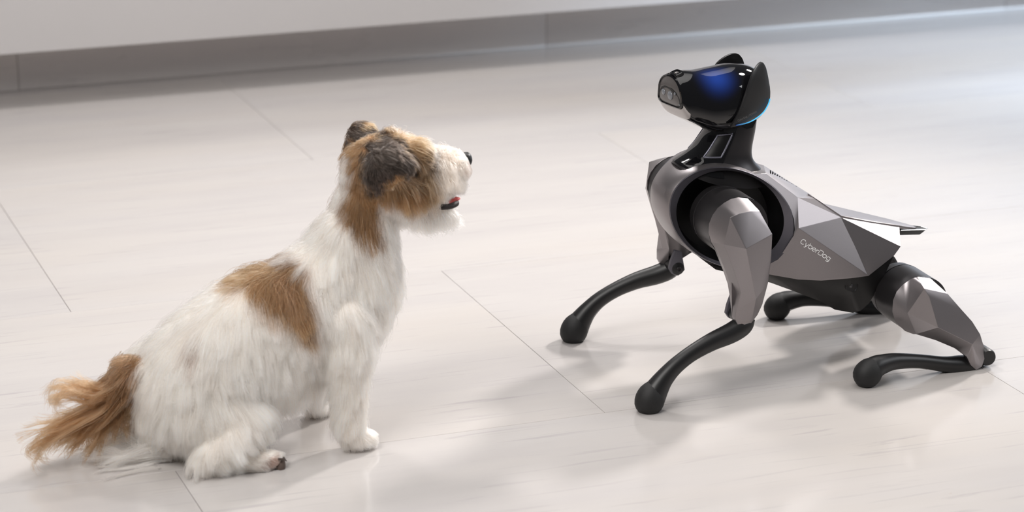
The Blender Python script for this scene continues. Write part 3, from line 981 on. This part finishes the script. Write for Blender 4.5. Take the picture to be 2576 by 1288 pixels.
ear_flap([[(866, 392, .028), (886, 374, .028), (912, 358, .028), (944, 346, .028)],
          [(866, 372, .036), (884, 352, .038), (910, 338, .038), (940, 330, .036)],
          [(868, 345, .046), (884, 330, .047), (912, 322, .047), (944, 318, .044)],
          [(876, 318, .052), (890, 312, .053), (910, 310, .052), (936, 310, .048)],
          [(884, 308, .053), (894, 305, .054), (908, 305, .053), (926, 307, .050)]], 0, 0, .010)
bmesh.ops.triangulate(bm, faces=[f for f in bm.faces if len(f.verts) > 4])
me = bpy.data.meshes.new('body')
bm.to_mesh(me)
bm.free()
tmp = bpy.data.objects.new('tmp_body', me)
COL.objects.link(tmp)
rm = tmp.modifiers.new('r', 'REMESH')
rm.mode = 'VOXEL'
rm.voxel_size = 0.0036
smm = tmp.modifiers.new('s', 'SMOOTH')
smm.factor = 0.5
smm.iterations = 16
dg = bpy.context.evaluated_depsgraph_get()
dg.update()
me2 = bpy.data.meshes.new_from_object(tmp.evaluated_get(dg))
bpy.data.objects.remove(tmp)
me2.name = 'body'
nv = len(me2.vertices)
co = np.empty(nv * 3); me2.vertices.foreach_get('co', co); co = co.reshape(-1, 3)
low = co[:, 2] < 0.0015
co[low, 2] = 0.0015
me2.vertices.foreach_set('co', co.ravel())
me2.polygons.foreach_set('use_smooth', [True] * len(me2.polygons))
me2.update()

# ---- coat colour, by place on the body (near and far flank alike)
def photo_pix(P):
    Q = P.copy()
    Q[:, 1] = -np.abs(Q[:, 1])
    return DF.pix(Q)
def inside(poly_, X, soft):
    """signed softness 0..1 of points X in a polygon"""
    poly_ = np.array(poly_, float)
    n = len(poly_)
    ins = np.zeros(len(X), bool)
    dist = np.full(len(X), 1e9)
    for i in range(n):
        a, b_ = poly_[i], poly_[(i + 1) % n]
        cond = ((a[1] > X[:, 1]) != (b_[1] > X[:, 1]))
        xi = (b_[0] - a[0]) * (X[:, 1] - a[1]) / (b_[1] - a[1] + 1e-12) + a[0]
        ins ^= cond & (X[:, 0] < xi)
        ab = b_ - a
        t = np.clip(((X - a) @ ab) / (ab @ ab), 0, 1)
        dist = np.minimum(dist, np.hypot(*(X - (a + t[:, None] * ab)).T))
    sd = np.where(ins, dist, -dist)
    return np.clip(0.5 + sd / (2 * soft), 0, 1)
WHITE = np.array([0.97, 0.93, 0.885])
TAN = np.array([0.30, 0.152, 0.064])
GOLD = np.array([0.46, 0.27, 0.125])
BROWN = np.array([0.145, 0.070, 0.030])
EARC = np.array([0.030, 0.0205, 0.0155])
PINK = np.array([0.62, 0.43, 0.38])
PATCHES = [
    ([(600, 672), (640, 655), (735, 655), (775, 700), (790, 770), (795, 850), (770, 850), (730, 815), (680, 790), (640, 760), (605, 720), (575, 715)], TAN * .9, 16),
    ([(640, 655), (590, 670), (560, 725), (600, 735), (630, 700)], GOLD, 14),
    ([(690, 680), (740, 690), (770, 760), (720, 770), (690, 730)], BROWN * 1.25, 16),
    ([(470, 870), (498, 872), (500, 900), (475, 905)], np.array([0.45, 0.33, 0.27]), 10),
    # head and neck
    ([(862, 370), (885, 335), (930, 310), (985, 318), (1040, 340), (1078, 362), (1082, 400), (1100, 440), (1085, 500), (1060, 528), (1005, 525), (960, 510), (948, 560), (960, 610), (935, 618), (890, 590), (858, 545), (872, 480), (880, 430)], TAN, 14),
    ([(862, 540), (880, 500), (930, 520), (958, 575), (955, 612), (905, 605)], TAN * .82, 14),
    ([(975, 318), (1030, 325), (1080, 352), (1078, 372), (1040, 370), (1000, 350)], GOLD * 1.1, 10),
    ([(985, 312), (1035, 325), (1050, 338), (1010, 335)], WHITE * .95, 8),
    ([(1040, 440), (1085, 420), (1095, 470), (1060, 500), (1030, 480)], BROWN * 1.1, 14),
    ([(905, 445), (908, 395), (930, 352), (968, 333), (1002, 346), (1034, 380), (1054, 428), (1040, 450), (1000, 446), (972, 452), (958, 486), (935, 492), (912, 472)], EARC, 6),
    ([(948, 440), (975, 440), (965, 475), (948, 480)], np.array([0.03, 0.02, 0.017]), 6),
    ([(1078, 400), (1112, 398), (1122, 440), (1108, 500), (1070, 528)], GOLD * .7, 20),
    ([(1092, 362), (1165, 376), (1172, 420), (1150, 468), (1105, 480), (1092, 430)], np.array([0.76, 0.67, 0.58]), 16),
    ([(1062, 382), (1092, 386), (1102, 408), (1092, 430), (1070, 418)], np.array([0.055, 0.036, 0.025]), 7),
    # tail end of the rump and tail
    ([(262, 940), (318, 880), (352, 890), (350, 950), (336, 1010), (328, 1085), (295, 1110), (262, 1060), (180, 1080), (170, 1040), (245, 990)], BROWN * 1.35, 10),
    ([(665, 1150), (705, 1148), (715, 1185), (672, 1190)], np.array([0.50, 0.36, 0.30]), 10),
    ([(1176, 418), (1195, 418), (1190, 445), (1178, 445)], np.array([0.72, 0.56, 0.48]), 10),
]
def coat(P):
    X = photo_pix(P)
    X = X + 7.0 * np.stack([np.sin(P[:, 2] * 310 + 2 * np.sin(P[:, 0] * 170)), np.sin(P[:, 0] * 270 + 2 * np.sin(P[:, 2] * 190))], 1)
    C = np.tile(WHITE, (len(P), 1))
    for poly_, col, soft in PATCHES:
        m = inside(poly_, X, soft)[:, None]
        C = C * (1 - m) + col * m
    far_ear = (P[:, 1] > 0.038) & (P[:, 2] > 0.33)
    XF = DF.pix(P)
    m = (inside([(860, 372), (868, 325), (886, 303), (915, 312), (905, 335), (880, 360)], XF, 6) * far_ear)[:, None]
    C = C * (1 - m) + EARC * 1.5 * m
    m = (inside([(905, 335), (915, 312), (930, 300), (962, 312), (955, 335)], XF, 6) * far_ear)[:, None]
    return C * (1 - m) + GOLD * .9 * m
skin = bpy.data.materials.new('dog_skin')
skin.use_nodes = True
nt = skin.node_tree
at = nt.nodes.new('ShaderNodeAttribute')
at.attribute_name = 'coat'
nt.links.new(at.outputs['Color'], nt.nodes['Principled BSDF'].inputs['Base Color'])
nt.nodes['Principled BSDF'].inputs['Roughness'].default_value = 0.9
nt.nodes['Principled BSDF'].inputs['Specular IOR Level'].default_value = 0.1
me2.materials.clear()
me2.materials.append(skin)
ca = me2.attributes.new('coat', 'FLOAT_COLOR', 'POINT')
base = coat(co)
ca.data.foreach_set('color', np.concatenate([np.minimum(base * 1.0, .97), np.ones((nv, 1))], 1).ravel())
body = link('body', me2, dog)

# ---- the coat itself
hairm = bpy.data.materials.new('dog_hair')
hairm.use_nodes = True
nt = hairm.node_tree
nt.nodes.remove(nt.nodes['Principled BSDF'])
at = nt.nodes.new('ShaderNodeAttribute')
at.attribute_name = 'coat'
h1 = nt.nodes.new('ShaderNodeBsdfHairPrincipled')
h1.model = 'CHIANG'
h1.parametrization = 'COLOR'
h1.inputs['Roughness'].default_value = 0.42
h1.inputs['Radial Roughness'].default_value = 0.65
h1.inputs['IOR'].default_value = 1.50
h1.inputs['Offset'].default_value = math.radians(2)
nt.links.new(at.outputs['Color'], h1.inputs['Color'])
h2 = nt.nodes.new('ShaderNodeBsdfDiffuse')
h3 = nt.nodes.new('ShaderNodeBsdfTranslucent')
nt.links.new(at.outputs['Color'], h2.inputs['Color'])
nt.links.new(at.outputs['Color'], h3.inputs['Color'])
m1 = nt.nodes.new('ShaderNodeMixShader'); m1.inputs[0].default_value = 0.35
m2 = nt.nodes.new('ShaderNodeMixShader'); m2.inputs[0].default_value = 0.2
nt.links.new(h2.outputs[0], m1.inputs[1]); nt.links.new(h3.outputs[0], m1.inputs[2])
nt.links.new(h1.outputs[0], m2.inputs[1]); nt.links.new(m1.outputs[0], m2.inputs[2])
nt.links.new(m2.outputs[0], nt.nodes['Material Output'].inputs['Surface'])

# flow of the coat: place on the flank, direction there, length (all in photo pixels), how far it stands off
FLOW = [
    (1150, 382, -.5, -.6, 16, .7), (1110, 378, -.5, -.5, 20, .7), (1165, 395, -.2, .3, 8, .3), (1120, 425, .12, 1, 54, .38), (1148, 445, .25, 1, 40, .35), (1168, 430, .4, .9, 22, .3), (1135, 478, .2, 1, 22, .3), (1100, 486, .2, 1, 26, .3), (1150, 478, .3, 1, 18, .3), (1110, 360, .1, -.8, 20, .8), (1140, 372, .2, -.7, 16, .8), (1085, 430, .05, 1, 62, .38),
    (1062, 368, .5, .75, 36, .5), (1080, 400, .25, 1, 50, .35), (1040, 385, .45, .85, 64, .45), (1045, 350, .4, -.1, 22, .6), (1000, 330, -.1, -.45, 24, .8), (950, 318, -.5, -.3, 24, .8), (910, 330, -.6, -.1, 20, .5),
    (1040, 400, .3, .9, 40, .3), (1025, 490, .35, .9, 54, .4), (985, 500, .1, 1, 40, .35), (960, 470, 0, 1, 30, .35), (1060, 535, .4, .9, 58, .5), (1115, 535, .3, .95, 52, .55), (1140, 528, .5, .85, 44, .55), (1090, 480, .25, 1, 58, .35),
    (880, 400, -.5, .5, 24, .5), (868, 450, -.45, .7, 32, .5), (860, 520, -.4, .9, 36, .5), (900, 520, .0, 1, 46, .35), (905, 590, .1, 1, 60, .35), (950, 560, .15, 1, 46, .35), (1000, 580, .35, .95, 42, .45), (1015, 640, .3, 1, 44, .45),
    (820, 570, -.5, .85, 40, .5), (770, 610, -.6, .7, 40, .5), (720, 645, -.55, .65, 46, .45), (830, 650, .0, 1, 60, .35), (940, 680, .15, 1, 60, .35), (1010, 720, .3, 1, 48, .45), (1000, 800, .1, 1, 50, .45), (950, 850, 0, 1, 60, .35), (880, 780, .05, 1, 64, .3),
    (660, 665, -.55, .55, 46, .5), (600, 690, -.75, .55, 48, .5), (690, 720, .1, 1, 84, .35), (740, 740, .2, 1, 84, .35), (640, 740, .25, 1, 84, .35), (790, 780, .1, 1, 76, .3),
    (540, 730, -.65, .55, 46, .5), (460, 790, -.6, .7, 50, .45), (390, 850, -.55, .8, 54, .45), (345, 920, -.4, .9, 56, .45), (560, 800, .0, 1, 84, .3), (480, 850, -.1, 1, 80, .3), (420, 930, -.15, 1, 80, .3), (600, 880, .1, 1, 86, .3), (700, 880, .12, 1, 80, .3), (780, 900, .15, 1, 70, .3),
    (500, 960, .15, 1, 80, .3), (560, 960, .45, .9, 82, .35), (620, 1000, .6, .8, 70, .35), (640, 1050, .4, .9, 56, .35), (560, 1040, .15, 1, 74, .3), (480, 1040, .05, 1, 76, .3), (400, 1020, -.15, 1, 74, .35), (350, 1060, -.2, 1, 64, .4), (420, 1110, -.1, 1, 50, .4), (350, 1120, -.6, .6, 70, .4),
    (540, 1120, .2, 1, 56, .35), (500, 1160, .05, 1, 40, .45), (560, 1165, .75, .65, 50, .35), (620, 1160, .9, .4, 40, .3), (680, 1150, .95, .3, 20, .2), (700, 1170, .95, .3, 10, .15),
    (720, 970, .15, 1, 84, .35), (690, 1000, .3, 1, 76, .35), (790, 930, .1, 1, 84, .35),
    (880, 900, 0, 1, 58, .4), (850, 950, -.25, 1, 58, .5), (905, 950, .15, 1, 48, .42), (860, 1030, -.35, 1, 54, .55), (890, 1040, .1, 1, 46, .35), (905, 1090, .4, .9, 34, .35), (880, 1100, .0, 1, 26, .4), (930, 1105, .8, .6, 15, .25), (800, 960, -.1, 1, 40, .35), (790, 1020, .1, 1, 34, .35), (820, 1040, .7, .6, 16, .3),
    (320, 950, -.4, .8, 44, .4), (290, 1000, -.3, .8, 50, .4), (250, 1030, -.6, .7, 50, .4), (210, 1050, -.8, .5, 40, .4),
]
EARFLOW = [(950, 360, .8, .6, 24, .3), (1000, 365, .8, .6, 22, .3), (1030, 410, .6, .8, 18, .25), (960, 405, .9, .4, 28, .3), (1000, 425, .85, .5, 22, .25), (1030, 432, .6, .8, 12, .2), (990, 445, .4, .9, 12, .2), (925, 420, -.1, 1, 24, .35), (925, 465, .2, 1, 20, .35), (960, 450, .3, .8, 14, .3)]
FL = np.array(FLOW + EARFLOW)
FL[:, 2:4] /= np.hypot(FL[:, 2], FL[:, 3])[:, None]

me2.calc_loop_triangles()
nt_ = len(me2.loop_triangles)
tv = np.empty(nt_ * 3, int); me2.loop_triangles.foreach_get('vertices', tv); tv = tv.reshape(-1, 3)
vn = np.empty(nv * 3); me2.vertices.foreach_get('normal', vn); vn = vn.reshape(-1, 3)
A_, B_, C_ = co[tv[:, 0]], co[tv[:, 1]], co[tv[:, 2]]
area = np.linalg.norm(np.cross(B_ - A_, C_ - A_), axis=1)
NH_ = 300000
# short dense hair on head and legs, longer and sparser on the trunk
cent = (A_ + B_ + C_) / 3
dens = area * np.where(cent[:, 2] > 0.27, 1.9, 1.0) * np.where(cent[:, 2] < 0.004, 0.25, 1.0)
pick = rng.choice(nt_, NH_, p=dens / dens.sum())
u_ = rng.random((NH_, 2)); fl_ = u_.sum(1) > 1; u_[fl_] = 1 - u_[fl_]
w0 = 1 - u_.sum(1)
def bary(V):
    return V[tv[pick, 0]] * w0[:, None] + V[tv[pick, 1]] * u_[:, :1] + V[tv[pick, 2]] * u_[:, 1:]
R0 = bary(co)
N0 = bary(vn); N0 /= np.linalg.norm(N0, axis=1)[:, None]
X = photo_pix(R0)
# keep clear of nose, lips and eye
bad = np.zeros(NH_, bool)
for (cx_, cy_, rx_, ry_) in ((1181, 399, 10, 17), (1130, 512, 36, 14), (1079, 399, 9, 7), (703, 1170, 11, 22)):
    bad |= ((X[:, 0] - cx_) / rx_) ** 2 + ((X[:, 1] - cy_) / ry_) ** 2 < 1
keep = ~bad & (R0[:, 2] > 0.003)
R0, N0, X = R0[keep], N0[keep], X[keep]
n = len(R0)
acc = np.zeros((n, 4)); ws = np.zeros(n)
for gx, gy, dx, dy, ln, lift in FL:
    w_ = 1.0 / (((X[:, 0] - gx) ** 2 + (X[:, 1] - gy) ** 2) + 60.0) ** 2
    acc += w_[:, None] * np.array([dx, dy, ln, lift]); ws += w_
acc /= ws[:, None]
dirv = np.stack([acc[:, 0], np.zeros(n), -acc[:, 1]], 1)
dirv += rng.normal(0, 1, (n, 3)) * np.where((X[:, 0] > 1040) & (X[:, 1] < 560), 0.30, 0.17)[:, None]
dirv -= N0 * (dirv * N0).sum(1)[:, None] * 0.92
dirv /= np.linalg.norm(dirv, axis=1)[:, None] + 1e-9
L = acc[:, 2] * KP * rng.uniform(0.62, 1.2, n)
lift = acc[:, 3] * rng.uniform(0.7, 1.6, n)
fly = rng.random(n) < 0.05
lift[fly] *= 1.7; L[fly] *= 1.15
K = 7
T = np.linspace(0, 1, K)
grav = np.array([0, 0, -1.0])
wave_ph = rng.uniform(0, 2 * PI, n)
sidev = np.cross(dirv, N0)
PTS = np.empty((n, K, 3))
for k, t in enumerate(T):
    PTS[:, k] = (R0 + dirv * (L * t)[:, None] + N0 * (L * lift * t * (1 - 0.42 * t))[:, None] + grav * (L * 0.14 * t * t)[:, None]
                 + sidev * (L * 0.035 * np.sin(wave_ph + t * 4.2) * t)[:, None])
# locks: strands lean towards the tip of a nearby leader
def clump(PTS, R0, L, frac, strength):
    lead = rng.choice(len(R0), int(len(R0) * frac), replace=False)
    kd = kdtree.KDTree(len(lead))
    for i, j in enumerate(lead):
        kd.insert(R0[j], i)
    kd.balance()
    own = np.array([lead[kd.find(p)[1]] for p in R0])
    off = R0[own] - R0
    for k, t in enumerate(T):
        tgt = PTS[own, k]
        s_ = strength * (t ** 1.5)
        PTS[:, k] = PTS[:, k] * (1 - s_[:, None] if np.ndim(s_) else 1 - s_) + tgt * (s_[:, None] if np.ndim(s_) else s_)
    return own
st = np.where(X[:, 0] < 860, 0.60, 0.54) * rng.uniform(0.5, 1.15, n)
own = clump(PTS, R0, L, 0.011, st)
clump(PTS, R0, L, 0.12, np.full(n, 0.32))
# strand colour: patch colour at the root of the lock, paler towards the tip on the white coat
CC = coat(0.45 * R0 + 0.55 * PTS[:, 4] + rng.normal(0, 0.0022, R0.shape))
CC = np.where((CC.max(1) < 0.2)[:, None] & (rng.random((n, 1)) < 0.22), CC * 3.4 + .03, CC)
CC = CC * rng.uniform(0.84, 1.09, n)[:, None]
lockv = (1 + 0.16 * np.sin(own * 12.9898))
CC = CC * np.where(CC.min(1) < 0.4, lockv, 1 + 0.07 * np.sin(own * 12.9898))[:, None]
warm_ = (CC.min(1) > 0.45)
CC[warm_] = CC[warm_] * (1 + (rng.random((warm_.sum(), 1)) < 0.25) * np.array([0.0, -0.035, -0.085]))

# ---- tail plume and floor skirt: long wavy locks along given courses
def locks(courses):
    P_, C2 = [], []
    for pts, y, cnt, spread, col, wob in courses:
        base_ = spline([tuple(D(px, py, y)) for px, py in pts], 8)
        base_ = base_[np.linspace(0, len(base_) - 1, 14).round().astype(int)]
        for _l in range(22):
            lo_ = rng.normal(0, 1, 3) * spread * 1.0 * KP * np.array([1, 1.5, 1])
            lf = rng.normal(0, 1, 3) * spread * 1.7 * KP
            ph, fr = rng.uniform(0, 6.28), rng.uniform(6, 12)
            lc = np.array(col) * rng.uniform(.78, 1.25)
            ll = rng.uniform(0.68, 0.96)
            for _ in range(int(cnt * 1.6 / 22)):
                tl = ll * rng.uniform(0.8, 1.0)
                idx_ = np.linspace(0, 13 * tl, 13)
                b_ = np.stack([np.interp(idx_, np.arange(14), base_[:, a]) for a in range(3)], 1)
                t = np.linspace(0, 1, 13)[:, None]
                o = rng.normal(0, 1, 3) * spread * 0.5 * KP
                p2 = ph + rng.normal(0, .35)
                q = b_ + lo_ * (1 - 0.3 * t) + lf * t ** 1.6 + o * (1 - 0.6 * t) + np.concatenate([np.sin(t * fr + p2), np.cos(t * fr * .8 + p2), np.cos(t * fr + p2)], 1) * wob * 1.25 * KP * t
                q += rng.normal(0, 1, 3) * 4 * KP * t ** 3
                q[:, 2] = np.maximum(q[:, 2], 0.002 + 0.003 * rng.random())
                P_.append(q)
                C2.append(lc * rng.uniform(.85, 1.15))
    return np.array(P_), np.array(C2)
RED = np.array([0.36, 0.18, 0.08]); REDL = np.array([0.50, 0.28, 0.14])
courses = [
    ([(322, 925), (290, 965), (245, 980), (205, 968), (175, 975), (150, 985)], 0.0, 260, 9, RED, 5),
    ([(318, 935), (280, 980), (225, 1000), (180, 985), (140, 990), (130, 1010), (160, 1018), (190, 1005)], -.006, 200, 8, REDL, 6),
    ([(318, 945), (275, 1000), (225, 1030), (180, 1050), (140, 1062), (110, 1078), (98, 1070)], 0.0, 300, 11, RED, 5),
    ([(315, 955), (270, 1015), (215, 1050), (165, 1080), (125, 1100), (95, 1128), (120, 1145), (150, 1140)], -.008, 300, 10, RED, 6),
    ([(310, 965), (265, 1030), (215, 1070), (175, 1100), (155, 1130), (140, 1142)], .008, 300, 11, REDL * .9, 6),
    ([(315, 975), (265, 1035), (225, 1075), (195, 1110), (185, 1150)], -.006, 340, 11, RED * .85, 6),
    ([(318, 985), (280, 1035), (245, 1070), (225, 1105), (215, 1148)], .0, 320, 10, RED * .8, 6),
    ([(325, 1000), (305, 1040), (295, 1075), (300, 1105)], -.004, 200, 8, RED * .6, 5),
    ([(330, 920), (300, 950), (275, 985), (262, 1020)], 0.0, 500, 14, BROWN * 1.4, 4),
    ([(325, 960), (300, 1000), (290, 1040), (280, 1070)], 0.0, 420, 14, BROWN * 1.15, 4),
    ([(330, 1090), (280, 1105), (240, 1120), (215, 1135)], .01, 200, 9, WHITE * np.array([.9, .82, .74]), 5),
    ([(400, 1130), (330, 1140), (270, 1135), (225, 1130)], .0, 520, 16, WHITE * .95, 2.5),
    ([(400, 1140), (340, 1152), (290, 1160), (250, 1165)], -.02, 420, 13, WHITE * .95, 2.5),
]
LP, LC = locks(courses)

def strands(name, P, Cc, rad0, parent):
    m_, k_ = P.shape[:2]
    hc = bpy.data.hair_curves.new(name)
    hc.add_curves([k_] * m_)
    hc.attributes['position'].data.foreach_set('vector', P.reshape(-1).astype(np.float32))
    ra = hc.attributes.new('radius', 'FLOAT', 'POINT')
    tt = np.linspace(0, 1, k_)
    ra.data.foreach_set('value', np.tile(rad0 * (1 - 0.75 * tt ** 1.6), m_).astype(np.float32))
    c = hc.attributes.new('coat', 'FLOAT_COLOR', 'POINT')
    shade = (0.96 + 0.08 * tt)[None, :, None]
    rgb = np.clip(Cc[:, None, :] * shade, 0, 0.97)
    c.data.foreach_set('color', np.concatenate([rgb, np.ones((m_, k_, 1))], 2).ravel().astype(np.float32))
    hc.materials.append(hairm)
    o = link(name, hc, parent)
    o['kind'] = 'stuff'
    return o
PTS[:, :, 2] = np.maximum(PTS[:, :, 2], 0.0015)
strands('fur_coat', PTS, CC, 0.00022, dog)
strands('tail_plume', LP, LC, 0.00027, dog)

# ---- nose, eyes, lips, tongue, claws and pads
M_NOSE = mat('wet_black_nose', (0.012, 0.011, 0.012), 0.28, bump=0.5, bscale=900)
M_EYE = mat('dark_brown_eye', (0.012, 0.007, 0.005), 0.05)
M_LIP = mat('dark_lip', (0.020, 0.013, 0.012), 0.6)
M_TONGUE = mat('pink_tongue', (0.72, 0.13, 0.13), 0.35)
M_PAD = mat('grey_brown_pad', (0.11, 0.078, 0.064), 0.7, bump=0.4, bscale=700)
M_CLAW = mat('dark_claw', (0.07, 0.05, 0.04), 0.4)
bm = bmesh.new()
c = D(1175, 401, 0)
ball(bm, c, .0100, .66, 1.0, 1.0, 24)
ball(bm, c + Vector((-.002, 0, .0045)), .0078, .85, 1.1, .7, 20)
ball(bm, c + Vector((-.002, 0, -.006)), .0065, .9, .8, 1.1, 20)
o = finish(bm, 'nose', M_NOSE, dog, angle=60)
bm = bmesh.new()
for sg in (-1, 1):
    ball(bm, c + Vector((.0040, sg * .0048, -.0005)), .0024, .7, 1, .7, 12)
finish(bm, 'nostrils', M_CAV, o, angle=60)
for sg in (-1, 1):
    bm = bmesh.new()
    e = D(1078, 398, -.030)
    ball(bm, Vector((e.x, sg * .0305, e.z)), .0066, 1, 1, 1, 20)
    finish(bm, 'eye', M_EYE, dog, angle=60)
for sg in (-1, 1):
    bm = bmesh.new()
    path = spline([tuple(D(px, py, y)) for px, py, y in ((1096, 524, -.027), (1112, 521, -.0275), (1132, 519, -.024), (1147, 513, -.015), (1151, 508, -.004))], 4)
    path = [Vector((p[0], -sg * p[1], p[2])) for p in path]
    rad = np.interp(np.linspace(0, 1, len(path)), [0, .25, .75, 1], [.0007, .0040, .0040, .0020])
    tube(bm, path, rad, 12)
    finish(bm, 'lower_lip', M_LIP, dog, angle=60)
bm = bmesh.new()
tube(bm, [D(1105, 514, 0), D(1122, 511, 0), D(1138, 506, 0), D(1149, 500, 0), D(1157, 499, 0)], [.0026, .0030, .0034, .0030, .0012], 14, flat=1.7)
finish(bm, 'tongue', M_TONGUE, dog, angle=60)
def foot_bits(px, py, y, hind, sg):
    if hind:
        bm = bmesh.new()
        c = D(px, py, y)
        ball(bm, c, .0125, .62, .9, 1.15, 16)
        finish(bm, 'paw_pad', M_PAD, dog, angle=60)
    for k in range(4):
        bm = bmesh.new()
        f = (k - 1.5) * .0075
        a = D(px, py, y) + Vector((.002 if hind else .010 - abs(k - 1.5) * .002, f, (.008 if hind else -.001) + (.003 if hind else 0)))
        tube(bm, [a + Vector((-.006, 0, .001)), a, a + Vector((.003, 0, -.001)), a + Vector((.0052, 0, -.0035))], [.0018, .0017, .0012, .0004], 8)
        finish(bm, 'claw', M_CLAW, dog, angle=60)
foot_bits(703, 1168, -.094, True, -1)
